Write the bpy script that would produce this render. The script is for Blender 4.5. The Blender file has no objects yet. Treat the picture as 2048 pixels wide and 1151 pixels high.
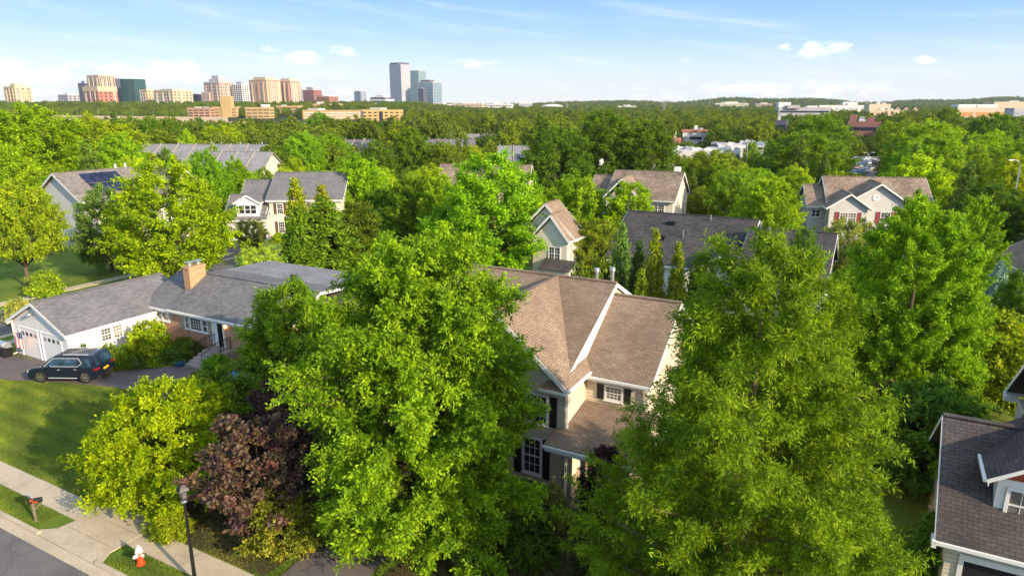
import bpy, bmesh, math, random
import numpy as np
from mathutils import Vector, Matrix, Euler
RAD = math.radians
sc = bpy.context.scene
COL = sc.collection
random.seed(7)

# ------------------------------------------------------------------ camera geometry
CAM_H = 17.5
FPX = 1365.3                      # focal length in pixels of a 2048 px wide frame (24 mm lens)
PITCH = math.atan((575.5 - 212) / FPX)
CP, SP = math.cos(PITCH), math.sin(PITCH)
def ray(px, py):
    a = (px - 1024) / FPX; b = (575.5 - py) / FPX
    return (a, CP + b * SP, -SP + b * CP)
def at_depth(px, py, Y):          # world point at forward distance Y
    d = ray(px, py); t = Y / d[1]
    return (d[0] * t, Y, CAM_H + d[2] * t)
def at_height(px, py, z=0.0):     # world point on the level z
    d = ray(px, py); t = (z - CAM_H) / d[2]
    return (d[0] * t, d[1] * t, z)
ANG = RAD(28.5)                   # the street grid is turned 28.5 degrees
CA, SA = math.cos(ANG), math.sin(ANG)
def G(u, v, z=0.0):               # street-grid coordinates -> world
    return (u * CA + v * SA, -u * SA + v * CA, z)

def sst(a, b, x):
    t = np.clip((x - a) / (b - a), 0, 1)
    return t * t * (3 - 2 * t)
def ter(x, y):                    # terrain height
    x = np.asarray(x, float); y = np.asarray(y, float)
    r = x / np.maximum(y, 1)
    left = 1 - sst(-0.16, -0.04, r)
    right = sst(0.0, 0.16, r)
    h = 12.0 * sst(640, 1150, y) * left
    h = h + 3.0 * sst(700, 1300, y) * (1 - left)
    h = h + (28 + 8 * np.sin(r * 19 + 1.0) + 4 * np.sin(r * 47)) * sst(1900, 3100, y) * right
    h = h + 8 * sst(1700, 2600, y) * (1 - right) * (1 - left) + 4 * sst(1700, 2600, y) * left
    return h

# ------------------------------------------------------------------ object helpers
def tag(o, label=None, cat=None, group=None, kind=None):
    if label: o['label'] = label
    if cat: o['category'] = cat
    if group: o['group'] = group
    if kind: o['kind'] = kind
    return o
def thing(name, loc, label, cat, rotz=0.0, group=None):
    o = bpy.data.objects.new(name, None)
    o.empty_display_size = 0.5
    COL.objects.link(o)
    o.location = loc; o.rotation_euler = (0, 0, rotz)
    return tag(o, label, cat, group)
def link(name, me, parent=None):
    o = bpy.data.objects.new(name, me)
    COL.objects.link(o)
    if parent is not None: o.parent = parent
    return o
def copy_tree(o, parent=None):
    c = o.copy(); COL.objects.link(c)
    if parent is not None: c.parent = parent
    for ch in list(o.children): copy_tree(ch, c)
    return c

class MB:
    """collects faces; build() links them as one mesh object with metre UVs per face"""
    def __init__(s, off=(0, 0, 0)):
        s.v = []; s.f = []; s.m = []; s.off = off
    def poly(s, pts, m=0):
        n = len(s.v); s.v += [tuple(p) for p in pts]
        s.f.append(tuple(range(n, n + len(pts)))); s.m.append(m)
        return s
    def box(s, x0, x1, y0, y1, z0, z1, m=0):
        if x0 > x1: x0, x1 = x1, x0
        if y0 > y1: y0, y1 = y1, y0
        if z0 > z1: z0, z1 = z1, z0
        n = len(s.v)
        s.v += [(x0,y0,z0),(x1,y0,z0),(x1,y1,z0),(x0,y1,z0),(x0,y0,z1),(x1,y0,z1),(x1,y1,z1),(x0,y1,z1)]
        for q in ((0,3,2,1),(4,5,6,7),(0,1,5,4),(1,2,6,5),(2,3,7,6),(3,0,4,7)):
            s.f.append(tuple(n + i for i in q)); s.m.append(m)
        return s
    def prism(s, pts, vec, m=0, mcap=None, mside=None):
        n = len(s.v); k = len(pts); V = Vector(vec)
        s.v += [tuple(p) for p in pts] + [tuple(Vector(p) + V) for p in pts]
        s.f.append(tuple(range(n, n + k))); s.m.append(m)
        s.f.append(tuple(range(n + 2 * k - 1, n + k - 1, -1))); s.m.append(m if mcap is None else mcap)
        for i in range(k):
            j = (i + 1) % k
            s.f.append((n + i, n + k + i, n + k + j, n + j)); s.m.append(m if mside is None else mside)
        return s
    def beam(s, p0, p1, w, h, m=0, up=(0, 0, 1)):
        p0 = Vector(p0); p1 = Vector(p1); d = (p1 - p0).normalized(); U = Vector(up)
        if abs(d.dot(U)) > .98: U = Vector((0, 1, 0))
        a = d.cross(U).normalized() * (w / 2); b = a.cross(d).normalized() * (h / 2)
        c = [p0 - a - b, p0 + a - b, p0 + a + b, p0 - a + b]
        return s.prism(c, p1 - p0, m)
    def tube(s, p0, p1, r0, r1=None, n=8, m=0):
        r1 = r0 if r1 is None else r1
        p0 = Vector(p0); p1 = Vector(p1); d = (p1 - p0).normalized()
        U = Vector((0, 0, 1)) if abs(d.z) < .95 else Vector((1, 0, 0))
        a = d.cross(U).normalized(); b = d.cross(a).normalized()
        k = len(s.v)
        for p, r in ((p0, r0), (p1, r1)):
            for i in range(n):
                t = 2 * math.pi * i / n
                s.v.append(tuple(p + a * (r * math.cos(t)) + b * (r * math.sin(t))))
        for i in range(n):
            j = (i + 1) % n
            s.f.append((k + i, k + j, k + n + j, k + n + i)); s.m.append(m)
        s.f.append(tuple(k + i for i in reversed(range(n)))); s.m.append(m)
        s.f.append(tuple(k + n + i for i in range(n))); s.m.append(m)
        return s
    def lathe(s, prof, c=(0, 0, 0), n=12, m=0):
        k = len(s.v)
        for r, z in prof:
            for i in range(n):
                t = 2 * math.pi * i / n
                s.v.append((c[0] + r * math.cos(t), c[1] + r * math.sin(t), c[2] + z))
        for q in range(len(prof) - 1):
            for i in range(n):
                j = (i + 1) % n
                s.f.append((k + q*n + i, k + q*n + j, k + (q+1)*n + j, k + (q+1)*n + i)); s.m.append(m)
        s.f.append(tuple(k + i for i in reversed(range(n)))); s.m.append(m)
        s.f.append(tuple(k + (len(prof)-1)*n + i for i in range(n))); s.m.append(m)
        return s
    def build(s, name, mats, parent=None, smooth=False, bevel=0, fix=True):
        me = bpy.data.meshes.new(name)
        o3 = s.off
        me.from_pydata([(p[0]-o3[0], p[1]-o3[1], p[2]-o3[2]) for p in s.v], [], s.f)
        if not isinstance(mats, (list, tuple)): mats = [mats]
        for mt in mats: me.materials.append(mt)
        me.polygons.foreach_set('material_index', s.m)
        if fix or bevel:
            b = bmesh.new(); b.from_mesh(me)
            if fix: bmesh.ops.recalc_face_normals(b, faces=b.faces)
            if bevel:
                bmesh.ops.bevel(b, geom=[e for e in b.edges if e.is_manifold and e.calc_face_angle(0) > .6],
                                offset=bevel, segments=2, affect='EDGES', profile=.6)
            b.to_mesh(me); b.free()
        uv = me.uv_layers.new(name='UVMap').data
        vs = me.vertices
        for p in me.polygons:
            n = p.normal
            if abs(n.z) > .999: t = Vector((1, 0, 0))
            else: t = Vector((-n.y, n.x, 0)).normalized()
            bt = n.cross(t)
            for li in p.loop_indices:
                c = vs[me.loops[li].vertex_index].co
                uv[li].uv = (c.dot(t), c.dot(bt))
        if smooth:
            me.polygons.foreach_set('use_smooth', [True] * len(me.polygons))
        return link(name, me, parent)

# ------------------------------------------------------------------ materials
def new_mat(name):
    m = bpy.data.materials.new(name); m.use_nodes = True
    nt = m.node_tree; nt.nodes.clear()
    out = nt.nodes.new('ShaderNodeOutputMaterial')
    b = nt.nodes.new('ShaderNodeBsdfPrincipled')
    nt.links.new(b.outputs[0], out.inputs[0])
    return m, nt, b, out
def nd(nt, typ, **kw):
    n = nt.nodes.new('ShaderNode' + typ)
    for k, v in kw.items():
        if k in n.inputs: n.inputs[k].default_value = v
        else: setattr(n, k, v)
    return n
def ramp(nt, fac, stops):
    r = nt.nodes.new('ShaderNodeValToRGB')
    el = r.color_ramp.elements
    while len(el) < len(stops): el.new(.5)
    for e, (p, c) in zip(el, stops):
        e.position = p; e.color = (c[0], c[1], c[2], 1)
    nt.links.new(fac, r.inputs[0]); return r.outputs[0]
def mul(nt, a, b, fac=1.0):
    x = nt.nodes.new('ShaderNodeMix'); x.data_type = 'RGBA'; x.blend_type = 'MULTIPLY'
    x.inputs[0].default_value = fac
    for s, i in ((a, 6), (b, 7)):
        if isinstance(s, (tuple, list)): x.inputs[i].default_value = (*s[:3], 1)
        else: nt.links.new(s, x.inputs[i])
    return x.outputs[2]
def mixc(nt, f, a, b):
    x = nt.nodes.new('ShaderNodeMix'); x.data_type = 'RGBA'
    if isinstance(f, float): x.inputs[0].default_value = f
    else: nt.links.new(f, x.inputs[0])
    for s, i in ((a, 6), (b, 7)):
        if isinstance(s, (tuple, list)): x.inputs[i].default_value = (*s[:3], 1)
        else: nt.links.new(s, x.inputs[i])
    return x.outputs[2]
def bump(nt, bs, h, strength=.5, dist=.02):
    n = nd(nt, 'Bump'); n.inputs['Strength'].default_value = strength; n.inputs['Distance'].default_value = dist
    nt.links.new(h, n.inputs['Height']); nt.links.new(n.outputs[0], bs.inputs['Normal'])
def sc3(c, k): return tuple(min(1, x * k) for x in c)
def plain(name, col, rough=.6, var=.12, scale=3.0, metal=0.0, spec=.4, bmp=0.0):
    m, nt, b, _ = new_mat(name)
    t = nd(nt, 'TexCoord'); n = nd(nt, 'TexNoise', Scale=scale, Detail=5.0, Roughness=.65)
    nt.links.new(t.outputs['Object'], n.inputs['Vector'])
    c = ramp(nt, n.outputs['Fac'], [(.3, sc3(col, 1 - var)), (.7, sc3(col, 1 + var))])
    nt.links.new(c, b.inputs['Base Color'])
    b.inputs['Roughness'].default_value = rough; b.inputs['Metallic'].default_value = metal
    b.inputs['Specular IOR Level'].default_value = spec
    if bmp: bump(nt, b, n.outputs['Fac'], .6, bmp)
    return m
def siding(name, col, lap=.16, dirt=.1):
    m, nt, b, _ = new_mat(name)
    uv = nd(nt, 'UVMap'); sx = nd(nt, 'SeparateXYZ'); nt.links.new(uv.outputs[0], sx.inputs[0])
    d = nd(nt, 'Math', operation='DIVIDE'); nt.links.new(sx.outputs[1], d.inputs[0]); d.inputs[1].default_value = lap
    fr = nd(nt, 'Math', operation='FRACT'); nt.links.new(d.outputs[0], fr.inputs[0])
    inv = nd(nt, 'Math', operation='SUBTRACT'); inv.inputs[0].default_value = 1; nt.links.new(fr.outputs[0], inv.inputs[1])
    bump(nt, b, inv.outputs[0], 1.0, .028)
    t = nd(nt, 'TexCoord'); n = nd(nt, 'TexNoise', Scale=.9, Detail=6.0, Roughness=.7)
    nt.links.new(t.outputs['Object'], n.inputs['Vector'])
    c = ramp(nt, n.outputs['Fac'], [(.3, sc3(col, 1 - dirt)), (.65, col)])
    lap_shade = ramp(nt, fr.outputs[0], [(.0, (.45, .45, .47)), (.09, (.6, .6, .6)), (.14, (1, 1, 1))])  # shadow line at each lap, painted into the board colour
    c = mul(nt, c, lap_shade)
    nt.links.new(c, b.inputs['Base Color']); b.inputs['Roughness'].default_value = .55
    return m
def shingle(name, col, w=.34, h=.15, stain=.3, contrast=.3):
    m, nt, b, _ = new_mat(name)
    uv = nd(nt, 'UVMap')
    br = nd(nt, 'TexBrick'); br.inputs['Scale'].default_value = 1.0
    br.inputs['Brick Width'].default_value = w; br.inputs['Row Height'].default_value = h
    br.inputs['Mortar Size'].default_value = .012; br.inputs['Mortar Smooth'].default_value = .3
    br.inputs['Color1'].default_value = (*sc3(col, 1 - contrast), 1); br.inputs['Color2'].default_value = (*sc3(col, 1 + contrast), 1)
    br.inputs['Mortar'].default_value = (*sc3(col, .42), 1)
    nt.links.new(uv.outputs[0], br.inputs['Vector'])
    t = nd(nt, 'TexCoord'); n = nd(nt, 'TexNoise', Scale=.45, Detail=7.0, Roughness=.7)
    nt.links.new(t.outputs['Object'], n.inputs['Vector'])
    n2 = nd(nt, 'TexNoise', Scale=14.0, Detail=3.0, Roughness=.7); nt.links.new(t.outputs['Object'], n2.inputs['Vector'])
    s = ramp(nt, n.outputs['Fac'], [(.32, (1 - stain,) * 3), (.66, (1 + stain * .5,) * 3)])
    g = ramp(nt, n2.outputs['Fac'], [(.3, (.75,) * 3), (.7, (1.2,) * 3)])
    c = mul(nt, mul(nt, br.outputs['Color'], s), g)
    nt.links.new(c, b.inputs['Base Color']); b.inputs['Roughness'].default_value = .85
    b.inputs['Specular IOR Level'].default_value = .25
    bump(nt, b, br.outputs['Fac'], -.7, .015)
    return m
def brick(name, c1, c2, mortar):
    m, nt, b, _ = new_mat(name)
    uv = nd(nt, 'UVMap'); br = nd(nt, 'TexBrick'); br.inputs['Scale'].default_value = 1.0
    br.inputs['Brick Width'].default_value = .24; br.inputs['Row Height'].default_value = .085
    br.inputs['Mortar Size'].default_value = .012
    br.inputs['Color1'].default_value = (*c1, 1); br.inputs['Color2'].default_value = (*c2, 1); br.inputs['Mortar'].default_value = (*mortar, 1)
    br.inputs['Bias'].default_value = -.1
    nt.links.new(uv.outputs[0], br.inputs['Vector'])
    t = nd(nt, 'TexCoord'); n = nd(nt, 'TexNoise', Scale=5.0, Detail=6.0, Roughness=.8); nt.links.new(t.outputs['Object'], n.inputs['Vector'])
    g = ramp(nt, n.outputs['Fac'], [(.3, (.55,) * 3), (.7, (1.45,) * 3)])
    nt.links.new(mul(nt, br.outputs['Color'], g), b.inputs['Base Color']); b.inputs['Roughness'].default_value = .85
    bump(nt, b, br.outputs['Fac'], -.5, .01)
    return m
def ground_mat(name, stops, scale=.35, fine=9.0, rough=.9, bmp=.04, crack=False):
    m, nt, b, _ = new_mat(name)
    t = nd(nt, 'TexCoord')
    n = nd(nt, 'TexNoise', Scale=scale, Detail=8.0, Roughness=.68); nt.links.new(t.outputs['Object'], n.inputs['Vector'])
    f = nd(nt, 'TexNoise', Scale=fine, Detail=4.0, Roughness=.7); nt.links.new(t.outputs['Object'], f.inputs['Vector'])
    c = ramp(nt, n.outputs['Fac'], stops)
    g = ramp(nt, f.outputs['Fac'], [(.3, (.68,) * 3), (.7, (1.32,) * 3)])
    if crack:                       # fine cracks and old sealed seams
        wv = nd(nt, 'TexNoise', Scale=1.7, Detail=4.0); nt.links.new(t.outputs['Object'], wv.inputs['Vector'])
        av = nt.nodes.new('ShaderNodeVectorMath'); av.operation = 'MULTIPLY_ADD'; nt.links.new(wv.outputs['Color'], av.inputs[0]); av.inputs[1].default_value = (.9, .9, .9); nt.links.new(t.outputs['Object'], av.inputs[2])
        vo = nd(nt, 'TexVoronoi', feature='DISTANCE_TO_EDGE', Scale=.33); nt.links.new(av.outputs[0], vo.inputs['Vector'])
        c = mul(nt, c, ramp(nt, vo.outputs['Distance'], [(0, (.68, .68, .68)), (.004, (.75, .75, .75)), (.008, (1, 1, 1))]))
    nt.links.new(mul(nt, c, g), b.inputs['Base Color']); b.inputs['Roughness'].default_value = rough
    b.inputs['Specular IOR Level'].default_value = .2
    bump(nt, b, f.outputs['Fac'], .8, bmp)
    return m
def leaf_mat(name, trans=.38):
    # the leaf colour of each plant is its object colour; 'tone' is a per-leaf random number
    m, nt, b, out = new_mat(name)
    oi = nd(nt, 'ObjectInfo'); at = nd(nt, 'Attribute', attribute_name='tone')
    k = ramp(nt, at.outputs['Fac'], [(0, (.42, .52, .6)), (.5, (.95, 1, 1)), (1, (1.0, 1.0, 1.0))])
    base = mul(nt, oi.outputs['Color'], k)
    y = ramp(nt, at.outputs['Fac'], [(.45, (0, 0, 0)), (1, (1, 1, 1))])
    tip = mul(nt, oi.outputs['Color'], (1.45, 1.05, .5))
    add = nt.nodes.new('ShaderNodeMix'); add.data_type = 'RGBA'; add.blend_type = 'ADD'
    nt.links.new(y, add.inputs[0]); nt.links.new(base, add.inputs[6]); nt.links.new(tip, add.inputs[7])
    hs = nd(nt, 'HueSaturation')
    rv = nd(nt, 'MapRange'); nt.links.new(oi.outputs['Random'], rv.inputs[0]); rv.inputs[3].default_value = .488; rv.inputs[4].default_value = .51
    vv = nd(nt, 'MapRange'); nt.links.new(oi.outputs['Random'], vv.inputs[0]); vv.inputs[3].default_value = .9; vv.inputs[4].default_value = 1.12
    nt.links.new(rv.outputs[0], hs.inputs['Hue']); nt.links.new(vv.outputs[0], hs.inputs['Value']); nt.links.new(add.outputs[2], hs.inputs['Color'])
    nt.links.new(hs.outputs[0], b.inputs['Base Color'])
    b.inputs['Roughness'].default_value = .5; b.inputs['Specular IOR Level'].default_value = .14
    tr = nd(nt, 'BsdfTranslucent')
    nt.links.new(mul(nt, hs.outputs[0], (1.35, 1.25, .5)), tr.inputs['Color'])
    mx = nd(nt, 'MixShader'); mx.inputs[0].default_value = trans
    nt.links.new(b.outputs[0], mx.inputs[1]); nt.links.new(tr.outputs[0], mx.inputs[2]); nt.links.new(mx.outputs[0], out.inputs[0])
    return m
def paint_mat(name):              # car paint in the object colour
    m, nt, b, _ = new_mat(name)
    oi = nd(nt, 'ObjectInfo'); nt.links.new(oi.outputs['Color'], b.inputs['Base Color'])
    b.inputs['Roughness'].default_value = .3; b.inputs['Coat Weight'].default_value = .5; b.inputs['Coat Roughness'].default_value = .06
    return m
def glass_mat(name, col=(.02, .026, .034), rough=.06, spec=.7, blind=False):
    m, nt, b, _ = new_mat(name)
    t = nd(nt, 'TexCoord'); n = nd(nt, 'TexNoise', Scale=1.3, Detail=2.0); nt.links.new(t.outputs['Object'], n.inputs['Vector'])
    c = ramp(nt, n.outputs['Fac'], [(.35, sc3(col, .5)), (.65, sc3(col, 1.8))])
    if blind:                      # some rooms have pale blinds drawn behind the pane
        oi = nd(nt, 'ObjectInfo'); c = mixc(nt, ramp(nt, oi.outputs['Random'], [(.0, (0,) * 3), (.45, (.05,) * 3), (.6, (.5,) * 3), (1, (.9,) * 3)]), c, (.30, .27, .23))
    nt.links.new(c, b.inputs['Base Color']); b.inputs['Roughness'].default_value = rough; b.inputs['Specular IOR Level'].default_value = spec
    return m

def smoke_mat(name):              # smoke bush: plum foliage, olive older leaves and reddish plumes
    m, nt, b, out = new_mat(name)
    t = nd(nt, 'TexCoord'); n = nd(nt, 'TexNoise', Scale=1.3, Detail=3.0); nt.links.new(t.outputs['Object'], n.inputs['Vector'])
    at = nd(nt, 'Attribute', attribute_name='tone')
    a = ramp(nt, n.outputs['Fac'], [(.30, (.045, .022, .035)), (.42, (.085, .045, .05)), (.50, (.15, .13, .05)), (.60, (.17, .09, .065)), (.70, (.26, .085, .07))])
    k = ramp(nt, at.outputs['Fac'], [(0, (.38, .36, .4)), (1, (1.3, 1.12, 1.08))])
    c = mul(nt, a, k); nt.links.new(c, b.inputs['Base Color']); b.inputs['Roughness'].default_value = .6
    tr = nd(nt, 'BsdfTranslucent'); nt.links.new(c, tr.inputs['Color']); mx = nd(nt, 'MixShader'); mx.inputs[0].default_value = .25
    nt.links.new(b.outputs[0], mx.inputs[1]); nt.links.new(tr.outputs[0], mx.inputs[2]); nt.links.new(mx.outputs[0], out.inputs[0])
    return m
M = dict(
    leaf_smoke=smoke_mat('smoke bush leaves'),
    siding_beige=siding('beige siding', (.66, .56, .42)),
    siding_cream=siding('cream siding', (.70, .63, .52)),
    siding_white=siding('white siding', (.74, .73, .69), .2),
    siding_grey=siding('pale grey siding', (.60, .58, .54), .18),
    roof_tan=shingle('tan shingles', (.285, .205, .145), w=.30, h=.13, stain=.28, contrast=.14),
    roof_brown=shingle('brown shingles', (.29, .22, .165), stain=.4),
    roof_taupe=shingle('taupe grey shingles', (.24, .21, .195), stain=.2),
    roof_grey=shingle('grey shingles', (.19, .183, .186), contrast=.18, stain=.2),
    roof_dark=shingle('charcoal shingles', (.080, .074, .076), contrast=.3, stain=.35),
    roof_slate=shingle('dark weathered shingles', (.100, .086, .080), contrast=.14, stain=.45),
    roof_light=shingle('light grey shingles', (.27, .27, .28), contrast=.12),
    trim=plain('white trim paint', (.78, .77, .74), .45, .05),
    trim_grey=plain('taupe trim', (.33, .29, .25), .6, .08),
    shutter=plain('dark shutter', (.018, .018, .02), .5, .2),
    shutter_red=plain('red shutter', (.27, .055, .045), .5, .1),
    shutter_brown=plain('brown shutter', (.11, .06, .045), .5, .1),
    glass=glass_mat('window glass', blind=True),
    glass_blue=glass_mat('tinted car glass', (.02, .045, .075), .05, .45),
    brick=brick('tan red brick', (.42, .17, .09), (.50, .28, .17), (.42, .32, .24)),
    brick_orange=brick('orange chimney brick', (.42, .19, .08), (.50, .25, .11), (.48, .36, .24)),
    steel=plain('weathered steel', (.22, .23, .24), .6, .1, metal=.3),
    metal=plain('galvanised metal', (.55, .56, .57), .35, .1, metal=.8),
    black=plain('black painted metal', (.012, .012, .013), .4, .2),
    dark=plain('dark interior', (.01, .01, .012), .8, .2),
    concrete=ground_mat('concrete', [(.25, (.36, .295, .21)), (.45, (.49, .41, .295)), (.7, (.58, .49, .355))], .7, 22, .85, .004),
    step_stone=ground_mat('flagstone steps', [(.3, (.26, .22, .20)), (.7, (.42, .36, .32))], 2.5, 14, .85, .01),
    asphalt=ground_mat('asphalt', [(.3, (.12, .112, .112)), (.7, (.19, .175, .17))], .5, 30, .9, .004, crack=True),
    asphalt_drive=ground_mat('asphalt driveway', [(.3, (.11, .095, .095)), (.7, (.17, .145, .135))], .6, 30, .9, .004, crack=True),
    lawn=ground_mat('lawn', [(.28, (.08, .145, .016)), (.5, (.13, .20, .02)), (.74, (.23, .24, .04))], .35, 11, .95, .05),
    floor=ground_mat('woodland floor', [(.3, (.018, .028, .010)), (.7, (.05, .065, .02))], .25, 6, .95, .05),
    mulch=ground_mat('mulch', [(.3, (.05, .028, .018)), (.7, (.12, .07, .045))], 2.0, 18, .95, .03),
    path=ground_mat('path paving', [(.3, (.15, .105, .08)), (.7, (.24, .17, .13))], 1.5, 12, .9, .01),
    bark=plain('bark', (.13, .095, .065), .9, .3, 7.0, bmp=.02),
    bark_pale=plain('pale bark', (.26, .18, .10), .9, .25, 7.0, bmp=.02),
    leaf=leaf_mat('leaves'),
    leaf_soft=leaf_mat('soft needles', .2),
    fence_wood=plain('weathered fence boards', (.17, .13, .10), .85, .3, 5.0),
    fence_white=plain('white vinyl', (.72, .72, .72), .5, .05),
    deck_red=plain('red stained fence', (.33, .09, .03), .7, .2),
    paint=paint_mat('car paint'),
    rubber=plain('rubber tyre', (.014, .014, .015), .8, .2),
    rim=plain('alloy rim', (.5, .48, .46), .3, .05, metal=.9),
    chrome=plain('chrome', (.72, .73, .75), .2, .03, metal=.35),
    red_lens=plain('red tail lens', (.35, .01, .015), .15, .05),
    lantern_glass=glass_mat('smoky lantern glass', (.10, .10, .11), .2, .4),
    white_lens=plain('clear lamp lens', (.7, .7, .7), .12, .05),
    yellow=plain('yellow plate', (.75, .42, .02), .5, .03),
    hyd_red=plain('hydrant red paint', (.62, .075, .02), .45, .1),
    hyd_white=plain('hydrant white paint', (.72, .68, .64), .45, .1),
    flag_red=plain('flag red', (.55, .04, .05), .8, .05),
    flag_white=plain('flag white', (.80, .78, .76), .8, .05),
    flag_blue=plain('flag blue', (.03, .04, .14), .8, .05),
    blue=plain('blue painted wood', (.07, .20, .46), .5, .1),
    planter=plain('blue glazed pot', (.02, .09, .17), .2, .1),
    solar=glass_mat('solar glass', (.014, .018, .05), .12, .6),
    red_panel=siding('red painted panel', (.42, .07, .04), .45),
)
# ------------------------------------------------------------------ plants
def fast_mesh(name, co, quads, tone=None, mat=None):
    me = bpy.data.meshes.new(name)
    nv, nf = len(co), len(quads)
    me.vertices.add(nv); me.vertices.foreach_set('co', co.astype(np.float32).ravel())
    me.loops.add(nf * 4); me.loops.foreach_set('vertex_index', quads.astype(np.int32).ravel())
    me.polygons.add(nf); me.polygons.foreach_set('loop_start', np.arange(0, nf * 4, 4, dtype=np.int32))
    if tone is not None:
        a = me.attributes.new('tone', 'FLOAT', 'FACE'); a.data.foreach_set('value', tone.astype(np.float32))
    me.update(calc_edges=True)
    if mat: me.materials.append(mat)
    return me
def unit(a): return a / np.maximum(np.linalg.norm(a, axis=-1, keepdims=True), 1e-9)

PROFILES = dict(
    round=lambda s: np.clip(np.sin(np.pi * np.clip(s * .93 + .07, 0, 1) ** .85), 0, 1) ** .55,
    oval=lambda s: ((1 - s) ** .55 * (s + .12) ** .3) / .66,
    cone=lambda s: (1 - s) ** .8 * np.clip(s * 9 + .35, 0, 1),
    spire=lambda s: (1 - s) ** .62 * np.clip(s * 5 + .5, 0, 1),
    blunt=lambda s: (1 - s) ** .46 * np.clip(s * 6 + .6, 0, 1),
    full=lambda s: ((1 - s) ** .42 * (s + .12) ** .25) / .75,
    dome=lambda s: np.sqrt(np.clip(1 - s ** 2.2, 0, 1)) * np.clip(s * 3 + .7, 0, 1),
    vase=lambda s: np.clip(np.sin(np.pi * np.clip(s * .8 + .12, 0, 1) ** 1.25), 0, 1) ** .6,
)
def crown_mesh(name, seed, H, Rr, z0, prof='round', nb=120, nt=9, nl=9, L=.4, W=.3, tw=1.1, rise=.55,
               droop=.25, jag=.22, inner=.42, upl=.75, mat=None, twig_up=.15, trunk_r=.22, limbs=34, bow=.06, lean=.0,
               lumps=0, narrow=False):
    g = np.random.default_rng(seed)
    pf = PROFILES[prof]
    grid = np.linspace(0.0, .995, 200); cdf = np.cumsum(pf(grid) + .06); cdf /= cdf[-1]
    s = np.interp((np.arange(nb) + g.random(nb)) / nb, cdf, grid)
    az = np.arange(nb) * 2.399963 + g.normal(0, .35, nb)
    ph = g.random(6) * 6.28
    lob = 1 + jag * (.5 * np.sin(2 * az + 5 * s + ph[0]) + .4 * np.sin(3 * az - 9 * s + ph[1]) + .45 * np.sin(5 * az + 14 * s + ph[2]) + .4 * np.sin(4 * az + 23 * s + ph[3]))
    rt = pf(s) * Rr * lob * g.uniform(.8, 1.06, nb)
    tip = np.stack([rt * np.cos(az), rt * np.sin(az), z0 + s * (H - z0) * (1 + .03 * g.normal(0, 1, nb))], 1)
    bz = np.clip(tip[:, 2] - rise * rt - .04 * H, z0 * .55, H * .9)
    base = np.stack([np.zeros(nb), np.zeros(nb), bz], 1)
    ax = tip - base; bl = np.linalg.norm(ax, axis=1)
    # twigs
    n = nb * nt
    bi = np.repeat(np.arange(nb), nt)
    t = inner + (1 - inner) * g.random(n) ** .75
    p = base[bi] + ax[bi] * t[:, None]
    p[:, 2] += bow * bl[bi] * 4 * t * (1 - t)
    td = unit(unit(ax)[bi] * .75 + unit(g.normal(0, 1, (n, 3))) * .85 + np.array([0, 0, twig_up]))
    tl = tw * g.uniform(.55, 1.2, n) * np.clip(1.4 - .8 * t, .4, 1.15)
    twig_tone = g.random(n)
    bough_tone = g.random(nb)[bi]
    # leaves
    m = n * nl
    ti = np.repeat(np.arange(n), nl)
    u = (np.tile(np.arange(nl), n) + g.random(m)) / nl
    q = p[ti] + td[ti] * (tl[ti] * u)[:, None] + g.normal(0, L * .38, (m, 3))
    q[:, 2] -= droop * tl[ti] * u * u * .8
    la = unit(td[ti] * .65 + unit(g.normal(0, 1, (m, 3))) * .8 + np.array([0, 0, -droop]))
    outw = unit(np.stack([q[:, 0], q[:, 1], np.zeros(m)], 1))
    ln = unit(unit(g.normal(0, 1, (m, 3))) * .75 + np.array([0, 0, upl]) + outw * .45)
    sd = unit(np.cross(la, ln))
    sz = g.uniform(.5, 1.4, m)
    l = la * (L * sz)[:, None]; w = sd * (W * sz * .5)[:, None]
    nn = unit(np.cross(sd, la)) * (W * .12 * sz)[:, None]
    co = np.empty((m, 4, 3))
    co[:, 0] = q; co[:, 1] = q + l * .45 + w + nn; co[:, 2] = q + l; co[:, 3] = q + l * .45 - w + nn
    co[:, :, 2] = np.maximum(co[:, :, 2], .02)
    tone = np.clip(.45 * twig_tone[ti] + .25 * bough_tone[ti] + .3 * g.random(m) + .12 * (u - .5), 0, 1)
    crown = fast_mesh(name, co.reshape(-1, 3), np.arange(m * 4).reshape(-1, 4), tone, mat or M['leaf'])
    # trunk and limbs
    mb = MB()
    pts = [(0, 0, -.15), (.02 * H * lean, 0, z0 * .5 + .3), (.03 * H * lean, .01 * H, H * .45), (0, 0, H * .86)]
    rad = [trunk_r * 1.25, trunk_r * .95, trunk_r * .6, trunk_r * .12]
    for a, b, r0, r1 in zip(pts, pts[1:], rad, rad[1:]): mb.tube(a, b, r0, r1, 8)
    for i in np.argsort(-bl)[:limbs]:
        a = Vector(base[i]); e = Vector(base[i] + ax[i] * .86); mid = (a + e) / 2 + Vector((0, 0, bow * bl[i]))
        r = trunk_r * .32 * min(1.2, bl[i] / max(Rr, .1) + .2)
        mb.tube(a, mid, r, r * .65, 5); mb.tube(mid, e, r * .65, r * .15, 5)
    return crown, mb
def plant(name, label, cat, loc, mesh_mb, col, bark='bark', rotz=0.0, group=None, scale=(1, 1, 1)):
    crown, mb = mesh_mb
    if col[1] >= col[0] * .95 and col[2] < col[1] * .6: col = (max(col[0] * .92, col[1] * .56), col[1] * 1.02, col[2] * .5)
    root = thing(name, loc, label, cat, rotz, group)
    root.scale = scale
    c = link('crown', crown, root); c.color = (*[q * LK for q in col], 1)
    if isinstance(mb, MB):
        t = mb.build('trunk', M[bark], root, fix=False)
    else:
        t = link('trunk', mb, root)
    return root

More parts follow.
